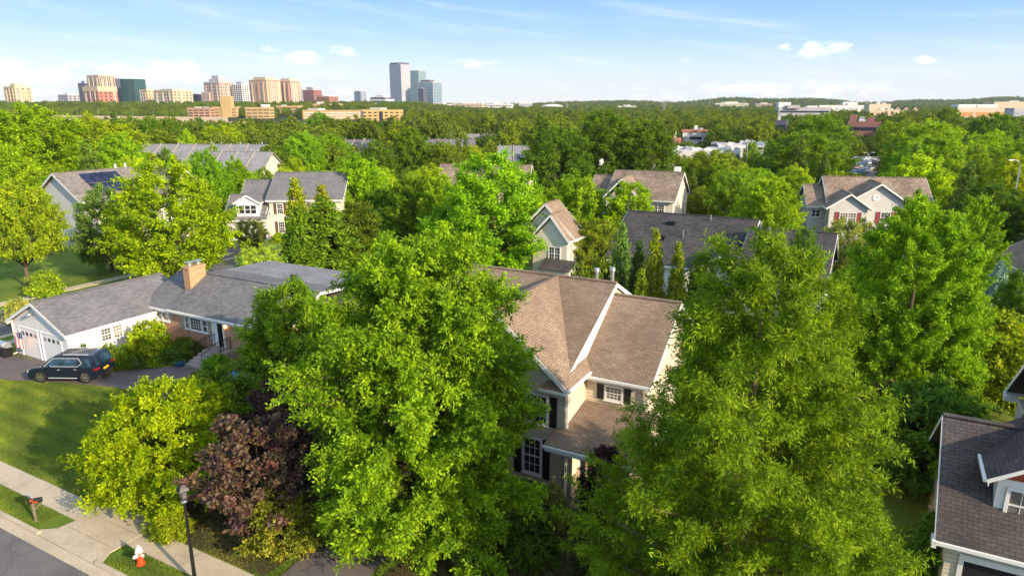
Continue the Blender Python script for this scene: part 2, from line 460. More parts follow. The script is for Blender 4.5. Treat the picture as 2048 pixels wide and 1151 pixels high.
# colours (albedo) of foliage
LK = 1.78
YG = (.150, .200, .012); MG = (.085, .155, .012); DG = (.045, .092, .014); BG = (.062, .165, .010); OL = (.115, .130, .022)
GG = (.075, .115, .045); YY = (.21, .215, .010); PU = (.040, .016, .020); PK = (.135, .060, .052); BL = (.10, .155, .165)
# ------------------------------------------------------------------ camera, sun, sky
cam = bpy.data.cameras.new('camera'); camo = bpy.data.objects.new('camera', cam); COL.objects.link(camo)
camo.location = (0, 0, CAM_H); camo.rotation_euler = (math.pi / 2 - PITCH, 0, 0)
cam.sensor_width = 36; cam.lens = 24.0; cam.clip_start = .1; cam.clip_end = 30000
sc.camera = camo
SUN_EL = RAD(21); SUN_AZ = math.atan2(.742, -.670)     # towards the sun: right and behind the camera
sd = Vector((math.sin(SUN_AZ) * math.cos(SUN_EL), math.cos(SUN_AZ) * math.cos(SUN_EL), math.sin(SUN_EL)))
sl = bpy.data.lights.new('sun', 'SUN'); slo = bpy.data.objects.new('sun', sl); COL.objects.link(slo)
sl.energy = 2.5; sl.angle = RAD(.5); sl.color = (1, .83, .60)
slo.rotation_euler = sd.to_track_quat('Z', 'Y').to_euler(); slo.location = (60, -40, 80)
w = bpy.data.worlds.new('World'); sc.world = w; w.use_nodes = True
nt = w.node_tree; nt.nodes.clear()
wo = nt.nodes.new('ShaderNodeOutputWorld'); bg = nt.nodes.new('ShaderNodeBackground'); nt.links.new(bg.outputs[0], wo.inputs[0])
sky = nt.nodes.new('ShaderNodeTexSky'); sky.sky_type = 'NISHITA'; sky.sun_disc = False
sky.sun_elevation = SUN_EL; sky.sun_rotation = SUN_AZ; sky.air_density = 1.0; sky.dust_density = .6; sky.ozone_density = 1.0
SKY_K = .15
bg.inputs[1].default_value = SKY_K
tc = nt.nodes.new('ShaderNodeTexCoord')
sx = nd(nt, 'SeparateXYZ'); nt.links.new(tc.outputs['Generated'], sx.inputs[0])
def mth(op, a, b=None, c=None):
    n = nd(nt, 'Math', operation=op)
    for i, v in enumerate((a, b, c)):
        if v is None: continue
        if isinstance(v, (int, float)): n.inputs[i].default_value = v
        else: nt.links.new(v, n.inputs[i])
    return n.outputs[0]
# the pale clear-weather air low over the horizon
low = ramp(nt, mth('MULTIPLY', sx.outputs[2], 4.0), [(0, (.88, .93, 1.0)), (.18, (.68, .83, 1.0)), (.36, (.34, .62, 1.06)), (.62, (.15, .41, 1.04)), (1, (.17, .42, .93))])
lowk = nt.nodes.new('ShaderNodeVectorMath'); lowk.operation = 'SCALE'; nt.links.new(low, lowk.inputs[0]); lowk.inputs['Scale'].default_value = .345 / SKY_K
f = ramp(nt, sx.outputs[2], [(0, (.92,) * 3), (.16, (.9,) * 3), (.5, (0, 0, 0))])
col = mixc(nt, f, mul(nt, sky.outputs[0], (1.14, 1.02, .86)), lowk.outputs[0])
# clouds: noise puffs within a few elliptical banks, and thin high streaks
az = mth('ARCTAN2', sx.outputs[0], sx.outputs[1]); el = mth('ARCSINE', sx.outputs[2])
cv = nd(nt, 'CombineXYZ'); nt.links.new(az, cv.inputs[0]); nt.links.new(mth('MULTIPLY', el, 2.2), cv.inputs[1])
cn = nd(nt, 'TexNoise', Scale=30.0, Detail=8.0, Roughness=.6); nt.links.new(cv.outputs[0], cn.inputs['Vector'])
def pix_dir(px, py):
    d = Vector(ray(px, py)).normalized(); return math.atan2(d.x, d.y), math.asin(d.z)
mask = None
for px, py, rx, ry, k in [(30, 160, 110, 34, 1), (20, 128, 45, 16, .9), (290, 150, 120, 26, 1), (215, 146, 60, 18, .8), (330, 136, 70, 18, .8), (600, 118, 60, 16, .85), (545, 106, 32, 16, .8), (675, 102, 45, 12, .75),
                          (640, 190, 150, 24, .45), (1655, 98, 50, 24, .95), (1570, 92, 20, 10, .7), (1850, 121, 24, 9, .6), (1370, 122, 30, 8, .5), (945, 126, 70, 10, .5), (1535, 106, 16, 7, .5), (205, 108, 30, 8, .4),
                          (1500, 180, 330, 22, .45), (1650, 188, 180, 16, .4), (-420, 120, 200, 40, .9), (2500, 110, 160, 40, .9)]:
    a0, e0 = pix_dir(px, py); ra, re = rx / FPX, ry / FPX
    dx = mth('DIVIDE', mth('SUBTRACT', az, a0), ra); dy = mth('DIVIDE', mth('SUBTRACT', el, e0), re)
    d2 = mth('ADD', mth('MULTIPLY', dx, dx), mth('MULTIPLY', dy, dy))
    v = mth('MULTIPLY', mth('SUBTRACT', 1.0, d2), k)
    mask = v if mask is None else mth('MAXIMUM', mask, v)
cl = mth('ADD', mth('MULTIPLY', mth('MAXIMUM', mask, -.6), .5), mth('MULTIPLY', mth('SUBTRACT', cn.outputs['Fac'], .5), 1.9))
cf = nd(nt, 'MapRange', interpolation_type='SMOOTHSTEP'); nt.links.new(cl, cf.inputs[0]); cf.inputs[1].default_value = .1; cf.inputs[2].default_value = .62; cf.inputs[4].default_value = .9
sv = nd(nt, 'CombineXYZ'); nt.links.new(mth('MULTIPLY', az, 2.2), sv.inputs[0]); nt.links.new(mth('ADD', mth('MULTIPLY', el, 26.0), mth('MULTIPLY', az, 3.2)), sv.inputs[1])
sn = nd(nt, 'TexNoise', Scale=1.5, Detail=8.0, Roughness=.62); nt.links.new(sv.outputs[0], sn.inputs['Vector'])
sf = nd(nt, 'MapRange', interpolation_type='SMOOTHSTEP'); nt.links.new(sn.outputs['Fac'], sf.inputs[0]); sf.inputs[1].default_value = .46; sf.inputs[2].default_value = .82; sf.inputs[4].default_value = .38
cw = (.50 / SKY_K * .95, .51 / SKY_K * .95, .53 / SKY_K * .95)
col = mixc(nt, sf.outputs[0], col, cw); col = mixc(nt, cf.outputs[0], col, cw)
nt.links.new(col, bg.inputs[0])
sc.view_settings.view_transform = 'Standard'; sc.view_settings.look = 'None'
sc.view_settings.exposure = 1.55; sc.view_settings.gamma = 1.0
sc.cycles.max_bounces = 6; sc.cycles.diffuse_bounces = 4; sc.cycles.glossy_bounces = 2; sc.cycles.transmission_bounces = 3
sc.cycles.volume_bounces = 0; sc.cycles.transparent_max_bounces = 4; sc.cycles.caustics_reflective = False; sc.cycles.caustics_refractive = False
sc.cycles.use_denoising = True
try: sc.cycles.denoiser = 'OPENIMAGEDENOISE'; sc.cycles.denoising_prefilter = 'ACCURATE'
except Exception: pass

# ------------------------------------------------------------------ ground, roads, paths
def ground_sheet():
    xs = np.concatenate([np.linspace(-9000, -2200, 12), np.linspace(-2000, 2000, 70), np.linspace(2200, 9000, 12)])
    ys = np.concatenate([[-400, -100, 0], np.linspace(60, 640, 12), np.linspace(700, 3600, 60), np.linspace(4000, 12000, 10)])
    X, Yv = np.meshgrid(xs, ys)
    co = np.stack([X, Yv, ter(X, Yv)], -1).reshape(-1, 3)
    nx = len(xs); ny = len(ys)
    i = (np.arange(ny - 1)[:, None] * nx + np.arange(nx - 1)[None, :]).ravel()
    q = np.stack([i, i + 1, i + 1 + nx, i + nx], 1)
    return tag(link('ground', fast_mesh('ground', co, q, mat=M['floor'])), kind='structure')
ground_sheet()
def sheet(name, uvpts, z, mat, world=False, thick=0.0):
    mb = MB()
    pts = [(p[0], p[1], z) if world else G(p[0], p[1], z) for p in uvpts]
    if thick: mb.prism([(p[0], p[1], p[2] - thick) for p in pts], (0, 0, thick))
    else: mb.poly(pts)
    return tag(mb.build(name, mat, fix=bool(thick)), kind='structure')
def strip(cl, width):             # polygon around a centre line in grid coordinates
    L, Rr = [], []
    for i, p in enumerate(cl):
        a = cl[max(0, i - 1)]; b = cl[min(len(cl) - 1, i + 1)]
        dx, dy = b[0] - a[0], b[1] - a[1]; n = math.hypot(dx, dy)
        L.append((p[0] - dy / n * width / 2, p[1] + dx / n * width / 2)); Rr.append((p[0] + dy / n * width / 2, p[1] - dx / n * width / 2))
    return L + Rr[::-1]
Z0 = .004
sheet('lawn', [(-125, 12.7), (60, 12.7), (60, 60), (-125, 60)], Z0, M['lawn'])
sheet('lawn', [(-125, 60.0), (-50, 60.0), (-50, 92), (-125, 92)], Z0, M['lawn'])
sheet('street', [(-125, -2), (60, -2), (60, 12.1), (-125, 12.1)], Z0, M['asphalt'])
sheet('gutter', [(-59, 12.1), (60, 12.1), (60, 12.55), (-59, 12.55)], Z0 + .004, M['concrete'])
mb = MB()
for a, b in ((-58.5, -29.6), (-25.6, -13.2), (-8.6, 1.0), (7.0, 60)):
    mb.prism([G(a, 12.55, 0), G(b, 12.55, 0), G(b, 12.72, 0), G(a, 12.72, 0)], (0, 0, .13))
tag(mb.build('kerb', M['concrete'], bevel=.02), kind='structure')
sheet('pavement', [(-58, 13.95), (-25.7, 13.95), (-25.7, 15.1), (-58, 15.1)], .05, M['concrete'], thick=.045)
sheet('pavement', [(-25.66, 13.95), (60, 13.95), (60, 15.1), (-25.66, 15.1)], .05, M['concrete'], thick=.045)
sheet('driveway_apron', [(-30.2, 12.56), (-29.35, 13.2), (-29.2, 13.94), (-29.2, 15.6), (-25.75, 15.6), (-25.75, 13.3), (-25.3, 12.56)], .058, M['concrete'], thick=.05)
# joints of the pavement slabs are thin dark strips
mb = MB()
for k in range(24):
    u = -57 + k * 1.5
    if not (-30 < u < -25.5): mb.poly([G(u, 13.97, .054), G(u + .014, 13.97, .054), G(u + .014, 15.08, .054), G(u, 15.08, .054)])
for v in (13.5, 14.55): mb.poly([G(-29.3, v, .062), G(-25.8, v, .062), G(-25.8, v + .014, .062), G(-29.3, v + .014, .062)])
tag(mb.build('pavement_joint', M['asphalt_drive'], fix=False), kind='structure')
# circular asphalt drive of the brick ranch house
dl = [(-27.4, 15.62), (-27.6, 17.5), (-28.6, 20.0), (-31.0, 22.4), (-34.5, 24.6), (-38.2, 25.6), (-42, 25.4), (-46, 24.2), (-50, 22.6), (-55, 21.6), (-62.5, 21.4)]
sheet('asphalt_driveway', strip(dl, 3.3), .012, M['asphalt_drive'])
sheet('asphalt_driveway', [(-54.6, 24.18), (-55.2, 20.6), (-47.0, 22.4), (-42.0, 25.2), (-39.7, 25.8), (-39.6, 28.35), (-41.6, 28.35), (-43.2, 26.6), (-47.2, 26.0), (-47.4, 24.18)], .016, M['asphalt_drive'])
# flower bed between drive and ranch house
sheet('flower_bed', [(-47.5, 25.9), (-43.4, 26.9), (-41.8, 28.6), (-41.6, 30.9), (-47.5, 30.9)], .02, M['mulch'])
# cross street on the left
sheet('side_street', [(-66.8, 12.0), (-59.6, 12.0), (-59.6, 56), (-66.8, 56)], .008, M['asphalt'])
for a, b in ((-67.3, -66.8), (-59.6, -59.1)):
    sheet('gutter', [(a, 14), (b, 14), (b, 56), (a, 56)], .06, M['concrete'], thick=.055)
sheet('pavement', [(-70.3, 14), (-69.0, 14), (-69.0, 56), (-70.3, 56)], .05, M['concrete'], thick=.045)
sheet('pavement', [(-57.9, 15.2), (-56.9, 15.2), (-56.9, 45), (-57.9, 45)], .046, M['concrete'], thick=.04)
# the front garden of the tan house: drive, mulch and path
sheet('asphalt_driveway', strip([(-16.9, 12.6), (-17.0, 16), (-17.6, 20.5), (-18.6, 26)], 3.2), .056, M['asphalt_drive'])
sheet('flower_bed', [(-26.2, 15.2), (-19.2, 15.2), (-18.9, 19.5), (-20.5, 22.5), (-26.0, 22)], .02, M['mulch'])
sheet('flower_bed', [(-15.2, 15.2), (-8.0, 15.2), (-7.2, 26.2), (-15.0, 26.2)], .02, M['mulch'])
sheet('garden_path', strip([(-15.2, 20.6), (-12.8, 21.2), (-11.2, 22.2), (-10.7, 24.2), (-10.5, 25.8)], 1.15), .03, M['path'])
sheet('asphalt_driveway', [(3.6, 12.6), (9.5, 12.6), (9.5, 25.6), (3.6, 25.6)], .056, M['asphalt_drive'])
# cul-de-sac behind, the shopping centre car park
sheet('rear_street', strip([(-96, 56.5), (-72, 56.5), (-52, 59.5), (-38, 66), (-26, 66)], 7.5), .012, M['asphalt'])
pk = [(70, 172), (150, 172), (150, 250), (70, 250)]
sheet('car_park', pk, .012, M['asphalt'], world=True)
sheet('car_park', [(26, 128), (68, 128), (68, 165), (26, 165)], .012, M['asphalt'], world=True)
# ------------------------------------------------------------------ house parts
def face(kind, k):
    """maps (along, up, out) on a wall to local xyz"""
    return {'front': lambda a, b, c: (a, k - c, b), 'back': lambda a, b, c: (a, k + c, b),
            'right': lambda a, b, c: (k + c, a, b), 'left': lambda a, b, c: (k - c, a, b)}[kind]
def fbox(mb, T, a0, a1, b0, b1, c0, c1, m=0):
    p, q = T(a0, b0, c0), T(a1, b1, c1)
    return mb.box(p[0], q[0], p[1], q[1], p[2], q[2], m)
def window(par, kind, k, a0, a1, b0, b1, units=1, cols=2, rows=2, trim=.09, mat='trim', glass='glass', off=(0, 0, 0), rail=True, grid=True, sill=True):
    T = face(kind, k); mb = MB(off); pm = MB(off)
    fbox(mb, T, a0, a0 + trim, b0, b1, .004, .06); fbox(mb, T, a1 - trim, a1, b0, b1, .004, .06)
    fbox(mb, T, a0 + trim, a1 - trim, b1 - trim, b1, .004, .058); fbox(mb, T, a0 + trim, a1 - trim, b0, b0 + trim, .004, .058)
    if sill: fbox(mb, T, a0 - .04, a1 + .04, b0 - .05, b0 - .002, .004, .10)
    w = (a1 - a0 - 2 * trim); uw = w / units
    for i in range(units):
        x0 = a0 + trim + i * uw; x1 = x0 + uw
        if i: fbox(mb, T, x0 - .05, x0 + .05, b0 + trim, b1 - trim, .006, .055)
        fbox(pm, T, x0 + .005, x1 - .005, b0 + trim + .003, b1 - trim - .003, .006, .016)
        ym = (b0 + b1) / 2
        if rail: fbox(mb, T, x0, x1, ym - .028, ym + .028, .018, .046)
        if grid:
            for c in range(1, cols):
                xx = x0 + uw * c / cols; fbox(mb, T, xx - .013, xx + .013, b0 + trim, b1 - trim, .018, .03)
            lo, hi = b0 + trim, b1 - trim
            for r in range(1, rows * 2):
                if rail and r == rows: continue
                yy = lo + (hi - lo) * r / (rows * 2); fbox(mb, T, x0, x1, yy - .013, yy + .013, .018, .029)
    o = mb.build('window', M[mat], par, fix=False)
    pm.build('pane', M[glass], o, fix=False)
    return o
def shutter(par, kind, k, a0, a1, b0, b1, mat, off=(0, 0, 0)):
    T = face(kind, k); mb = MB(off)
    fbox(mb, T, a0, a0 + .05, b0, b1, .004, .05); fbox(mb, T, a1 - .05, a1, b0, b1, .004, .05)
    for y in (b0, (b0 + b1) / 2 - .03, b1 - .06): fbox(mb, T, a0 + .05, a1 - .05, y, y + .06, .004, .048)
    fbox(mb, T, a0 + .05, a1 - .05, b0 + .06, b1 - .06, .004, .03)
    return mb.build('shutter', M[mat], par, fix=False)
def gable_walls(mb, axis, x0, x1, y0, y1, zt, zr, c=None, z0=-.3, m=0):
    if axis == 'x':
        c = (y0 + y1) / 2 if c is None else c
        mb.prism([(x0, y0, z0), (x0, y0, zt), (x0, c, zr), (x0, y1, zt), (x0, y1, z0)], (x1 - x0, 0, 0), m)
    else:
        c = (x0 + x1) / 2 if c is None else c
        mb.prism([(x0, y0, z0), (x0, y0, zt), (c, y0, zr), (x1, y0, zt), (x1, y0, z0)], (0, y1 - y0, 0), m)
def gable_roof(mb, tr, axis, a0, a1, h0, h1, ze, zr, c=None, t=.14, trim_ends=(1, 1), ze1=None, fas=.2, gut=(1, 1)):
    """two slabs from eaves at h0/h1 up to the ridge; tr collects fascia, rake boards and gutters"""
    c = (h0 + h1) / 2 if c is None else c
    ze1 = ze if ze1 is None else ze1
    P = (lambda a, h, z: (a, h, z)) if axis == 'x' else (lambda a, h, z: (h, a, z))
    for i, (h, z) in enumerate(((h0, ze), (h1, ze1))):
        mb.prism([P(a0, h, z - t), P(a1, h, z - t), P(a1, c, zr - t), P(a0, c, zr - t)], (0, 0, t))
        s = -1 if h < c else 1
        if tr is not None and gut[i]:
            tr.beam(P(a0, h + s * .055, z - .085), P(a1, h + s * .055, z - .085), .1, .12)
            tr.beam(P(a0, h + s * .0 - s * .06, z - .2), P(a1, h - s * .06, z - .2), .03, fas)
        if tr is not None:
            for e, on in ((a0, trim_ends[0]), (a1, trim_ends[1])):
                if on:
                    q = -.018 if e == a0 else .018
                    d = .03 + fas / 2
                    tr.beam(P(e + q, h, z - d), P(e + q, c, zr - d), .03, fas)
    # ridge cap
    mb.beam(P(a0, c, zr + .012), P(a1, c, zr + .012), .26, .05)
def house(name, label, loc, rotz, cat='house', group=None):
    return thing(name, loc, label, cat, rotz, group)

# ---------------------------------------------------------------- the tan house in the middle
O = (-15.0, 27.0, 0)
h = house('tan_house', 'beige two storey house with tan shingle roof between the two tallest foreground trees', G(O[0], O[1]), -ANG)
mb = MB(O)
gable_walls(mb, 'x', -21.0, -11.9, 27.2, 39.4, 5.15, 8.28, c=33.3)
gable_walls(mb, 'y', -18.8, -11.6, 26.4, 33.0, 5.05, 8.22, c=-15.2)
gable_walls(mb, 'x', -11.95, -8.55, 28.9, 37.3, 4.85, 7.72, c=33.1)
mb.build('wall', M['siding_beige'], h)
tr = MB(O); mb = MB(O)
gable_roof(mb, tr, 'x', -21.35, -11.78, 26.85, 39.75, 5.35, 8.5, c=33.3, gut=(0, 1))
gable_roof(mb, tr, 'y', 26.05, 33.25, -19.05, -11.33, 5.22, 8.48, c=-15.2, trim_ends=(1, 0))
gable_roof(mb, tr, 'x', -11.86, -8.25, 28.55, 37.65, 5.08, 7.95, c=33.1, trim_ends=(0, 1))
# little return roof at the gable corner
mb.prism([(-12.75, 26.06, 5.06), (-11.45, 26.06, 5.06), (-11.75, 26.38, 5.4), (-12.45, 26.38, 5.4)], (0, 0, -.05))
rf = mb.build('roof', M['roof_tan'], h)
tr.box(-12.8, -11.4, 26.0, 26.06, 4.93, 5.05)
tr.prism([(-11.84, 26.95, 5.1), (-11.84, 33.3, 8.2), (-11.84, 33.3, 6.9), (-11.84, 28.9, 4.9)], (.025, 0, 0))
tr.build('fascia', M['trim'], h)
mb = MB(O)
mb.prism([(-11.98, 25.05, 2.9), (-7.9, 25.05, 2.9), (-7.9, 28.88, 3.62), (-11.57, 28.88, 3.62), (-11.57, 26.37, 3.148), (-11.98, 26.37, 3.148)], (0, 0, -.12))
mb.build('porch_roof', M['roof_tan'], h)
mb = MB(O); mb.beam((-12.02, 24.99, 2.8), (-7.86, 24.99, 2.8), .1, .12); mb.beam((-11.98, 25.13, 2.66), (-7.9, 25.13, 2.66), .06, .24)
mb.build('porch_gutter', M['trim'], h)
for u in (-10.83, -10.2, -8.2):
    mb = MB(O); mb.box(u - .09, u + .09, 25.25, 25.43, .1, 2.62); mb.box(u - .12, u + .12, 25.22, 25.46, .1, .3); mb.box(u - .12, u + .12, 25.22, 25.46, 2.42, 2.56)
    mb.build('porch_post', M['trim_grey'], h, fix=False)
mb = MB(O); mb.box(-11.55, -8.0, 25.1, 28.85, -.1, .12); mb.build('porch_floor', M['concrete'], h)
mb = MB(O); mb.box(-11.2, -10.25, 28.82, 28.88, .12, 2.3); mb.box(-10.2, -9.85, 28.82, 28.88, .12, 2.3)
d = mb.build('door', M['trim'], h, fix=False)
mb = MB(O); mb.box(-10.38, -10.32, 28.75, 28.82, 1.05, 1.15); mb.build('handle', M['black'], d)
window(h, 'front', 26.4, -13.6, -12.4, 3.08, 4.6, 1, 3, 2, off=O, trim=.11)
window(h, 'front', 26.4, -13.75, -12.7, .4, 2.35, 1, 3, 2, off=O, trim=.11)
shutter(h, 'front', 26.4, -12.34, -11.97, 3.08, 4.6, 'shutter', O)
shutter(h, 'front', 26.4, -14.05, -13.66, 3.08, 4.6, 'shutter', O)
shutter(h, 'front', 26.4, -12.66, -12.3, .3, 2.35, 'shutter', O)
shutter(h, 'front', 26.4, -14.2, -13.82, .3, 2.35, 'shutter', O)
window(h, 'front', 26.4, -16.6, -15.4, 3.08, 4.6, 1, 3, 2, off=O)
window(h, 'front', 28.9, -10.62, -9.68, 3.84, 4.64, 1, 4, 2, off=O, trim=.1)
shutter(h, 'front', 28.9, -11.0, -10.68, 3.84, 4.6, 'shutter', O)
shutter(h, 'front', 28.9, -9.62, -9.3, 3.84, 4.6, 'shutter', O)
mb = MB(O); mb.box(-11.66, -11.52, 26.32, 26.398, .05, 5.0); mb.box(-11.598, -11.55, 26.36, 26.47, .05, 5.0); mb.build('corner_board', M['trim_grey'], h, fix=False)
for u, hh in ((-13.2, .28), (-12.3, .42)):
    mb = MB(O); mb.tube((u, 34.0, 7.9), (u, 34.0, 8.5 + hh), .11, n=12); mb.tube((u, 34, 8.5 + hh + .04), (u, 34, 8.5 + hh + .2), .17, .15, 12)
    mb.build('vent_pipe', M['metal'], h, fix=False)
for u, v, z0, z1 in ((-11.5, 26.5, .1, 5.0), (-8.5, 28.8, 3.7, 5.0)):
    mb = MB(O); mb.box(u - .04, u + .04, v - .04, v + .04, z0, z1); mb.build('downspout', M['trim'], h, fix=False)
# house number board beside the door
s = thing('house_number_sign', G(-11.0, 25.75, .45), 'tall black porch board with white house number 407 beside the dark purple maple', 'sign', -ANG)
mb = MB(); mb.box(-.11, .11, 0, .03, 0, 1.35); mb.build('board', M['black'], s, fix=False)
mb = MB()
def digit():
    global mb
    mb.build('digit', M['flag_white'], s, fix=False); mb = MB()
def stroke(a, b): mb.beam((a[0], -.006, a[1]), (b[0], -.006, b[1]), .012, .042, up=(0, 1, 0))
y = 1.02; stroke((.02, y + .26), (-.065, y + .09)); stroke((-.065, y + .09), (.065, y + .09)); stroke((.03, y + .26), (.03, y)); digit()
y = .62; pts = [(.06 * math.cos(t), y + .13 + .125 * math.sin(t)) for t in np.linspace(0, 2 * math.pi, 13)]
for a, b in zip(pts, pts[1:]): stroke(a, b)
digit()
y = .22; stroke((-.06, y + .25), (.06, y + .25)); stroke((.06, y + .25), (-.01, y)); digit()

# ---------------------------------------------------------------- brick ranch house with garage
O = (-45.0, 31.0, 0)
h = house('brick_ranch_house', 'low tan brick house with grey roof, orange brick chimney and white double garage wing', G(O[0], O[1]), -ANG)
mb = MB(O)
gable_walls(mb, 'x', -48.5, -34.1, 31.0, 37.2, 2.62, 4.6, c=34.1)
mb.build('wall', M['brick'], h)
mb = MB(O)
gable_walls(mb, 'y', -54.4, -47.6, 24.2, 33.6, 2.5, 4.2, c=-51.0)
mb.build('garage_wall', M['siding_white'], h)
tr = MB(O); mb = MB(O)
gable_roof(mb, tr, 'y', 23.95, 33.9, -54.75, -47.28, 2.56, 4.36, c=-51.0, trim_ends=(1, 0))
mb.build('garage_roof', M['roof_grey'], h)
mb = MB(O)
gable_roof(mb, tr, 'x', -49.0, -45.85, 30.55, 37.6, 2.86, 4.72, c=34.1, trim_ends=(1, 0), gut=(1, 1))
gable_roof(mb, tr, 'x', -45.8, -33.7, 30.5, 37.6, 2.95, 4.98, c=34.0, ze1=4.72, trim_ends=(0, 1), gut=(1, 0))
rf = mb.build('roof', M['roof_grey'], h)
mb = MB(O); mb.prism([(-45.7, 34.25, 4.9), (-33.7, 34.25, 4.9), (-33.7, 40.4, 4.68), (-45.7, 40.4, 4.68)], (0, 0, -.16)); mb.box(-45.4, -34.1, 37.3, 40.0, -.3, 4.5)
mb.build('rear_roof', M['roof_light'], h)
tr.build('gutter', M['trim'], h)
mb = MB(O); mb.box(-46.05, -45.35, 32.4, 33.85, 3.0, 5.68); mb.box(-46.1, -45.3, 32.35, 33.9, 5.6, 5.75)
ch = mb.build('chimney', M['brick_orange'], h)
mb = MB(O)
for v in (32.75, 33.5):
    mb.lathe([(.16, 5.75), (.14, 6.0)], (-45.7, v, 0), 10); mb.box(-45.98, -45.42, v - .3, v + .3, 6.03, 6.08)
    for a in (-.2, .2): mb.tube((-45.7 + a, v, 5.75), (-45.7 + a, v, 6.04), .02, n=5)
mb.build('chimney_cap', M['metal'], ch, fix=False)
for u, v in ((-38.0, 35.6), (-38.6, 36.2)):
    mb = MB(O); mb.tube((u, v, 4.8), (u, v, 5.1), .09); mb.box(u - .1, u + .35, v - .1, v + .1, 5.02, 5.16)
    mb.build('roof_vent', M['black'], h, fix=False)
# garage doors
for a0, a1 in ((-53.55, -51.25), (-50.75, -48.45)):
    T = face('front', 24.2); mb = MB(O)
    for i in range(4): fbox(mb, T, a0, a1, .06 + i * .5, .06 + i * .5 + .485, -.03, .012)
    dr = mb.build('garage_door', M['trim'], h, fix=False)
    mb = MB(O); fbox(mb, T, a0 - .1, a0 - .002, 0, 2.14, .003, .05); fbox(mb, T, a1 + .002, a1 + .1, 0, 2.14, .003, .05); fbox(mb, T, a0 - .1, a1 + .1, 2.142, 2.26, .003, .05)
    mb.build('door_frame', M['trim'], dr, fix=False)
    for i in range(4):
        mb = MB(O); x = a0 + .25 + i * .53; fbox(mb, T, x, x + .3, 1.62, 1.88, .013, .018)
        mb.build('door_glass', M['glass'], dr, fix=False)
window(h, 'right', -47.6, 26.45, 27.25, 1.25, 2.25, 1, 3, 2, off=O, trim=.08)
window(h, 'right', -47.6, 27.3, 28.1, 1.25, 2.25, 1, 3, 2, off=O, trim=.08)
window(h, 'front', 31.0, -47.9, -46.3, 1.7, 2.48, 2, 1, 1, off=O, trim=.1, grid=False)
window(h, 'front', 31.0, -44.55, -43.98, 1.48, 2.5, 1, 1, 1, off=O, trim=.08, grid=False)
window(h, 'front', 31.0, -43.95, -42.65, 1.48, 2.5, 1, 4, 2, off=O, trim=.08, rail=False)
window(h, 'front', 31.0, -42.62, -42.0, 1.48, 2.5, 1, 1, 1, off=O, trim=.08, grid=False)
for a, b, z in ((-45.15, -44.58, 1.42), (-41.96, -41.5, .95), (-46.25, -45.95, 1.7)):
    mb = MB(O); mb.box(a, b, 30.97, 30.996, z, 2.6); mb.build('wall_panel', M['trim_grey'], h, fix=False)
mb = MB(O); mb.box(-41.48, -41.36, 30.9, 30.996, .7, 2.62); mb.box(-40.36, -40.22, 30.9, 30.996, .7, 2.62); mb.box(-41.36, -40.36, 30.9, 30.996, 2.5, 2.62); mb.box(-41.36, -40.93, 30.94, 30.994, .7, 2.5)
fr = mb.build('door_frame', M['trim'], h, fix=False)
mb = MB(O); mb.box(-40.925, -40.365, 30.93, 30.992, .72, 2.49); dr = mb.build('front_door', M['black'], h, fix=False)
mb = MB(O); mb.box(-40.88, -40.84, 30.88, 30.928, 1.5, 1.62); mb.build('handle', M['chrome'], dr, fix=False)
# lit porch lamp
em, ent, eb, _ = new_mat('warm lamp glow'); eb.inputs['Base Color'].default_value = (.8, .5, .2, 1); eb.inputs['Emission Color'].default_value = (1, .55, .16, 1); eb.inputs['Emission Strength'].default_value = 3.5
mb = MB(O); mb.box(-40.06, -39.95, 30.84, 30.95, 2.24, 2.42); mb.build('porch_lamp', em, h)
mb = MB(O); mb.lathe([(.02, .16), (.16, .1), (.22, 0), (.2, -.04)], (-51.4, 23.95, 3.42), 12); mb.build('gable_lamp', M['metal'], h)
mb = MB(O)
for i in range(5): mb.box(-41.4, -39.7, 28.4 + i * .34, 31.0 - .02, -.1, .14 * (i + 1) - (.001 * i))
mb.box(-41.4, -39.3, 30.1, 30.97, -.1, .702)
mb.build('steps', M['step_stone'], h, bevel=.015)
for u, y0, y1 in ((-41.33, 29.2, 30.95), (-39.72, 28.5, 30.95)):
    mb = MB(O)
    zz = lambda y: .14 + max(0, min(1, (y - 28.4) / 1.7)) * .56
    ys = [y0, 30.1, y1]
    for a, b in zip(ys, ys[1:]):
        mb.beam((u, a, zz(a) + .85), (u, b, zz(b) + .85), .035, .035); mb.beam((u, a, zz(a) + .12), (u, b, zz(b) + .12), .02, .02)
    y = y0
    while y <= y1: mb.tube((u, y, zz(y)), (u, y, zz(y) + .85), .011, n=5); y += .13
    for y in ys: mb.tube((u, y, zz(y) - .05), (u, y, zz(y) + .93), .024, n=6)
    mb.build('railing', M['black'], h, fix=False)
for u, v, z in ((-47.53, 24.4, 2.5), (-54.3, 24.12, 2.5), (-47.0, 30.9, 2.7)):
    mb = MB(O); mb.box(u - .04, u + .04, v - .04, v + .04, .1, z); mb.beam((u, v, .12), (u + .02, v - .3, .05), .08, .06); mb.build('downspout', M['trim'], h, fix=False)
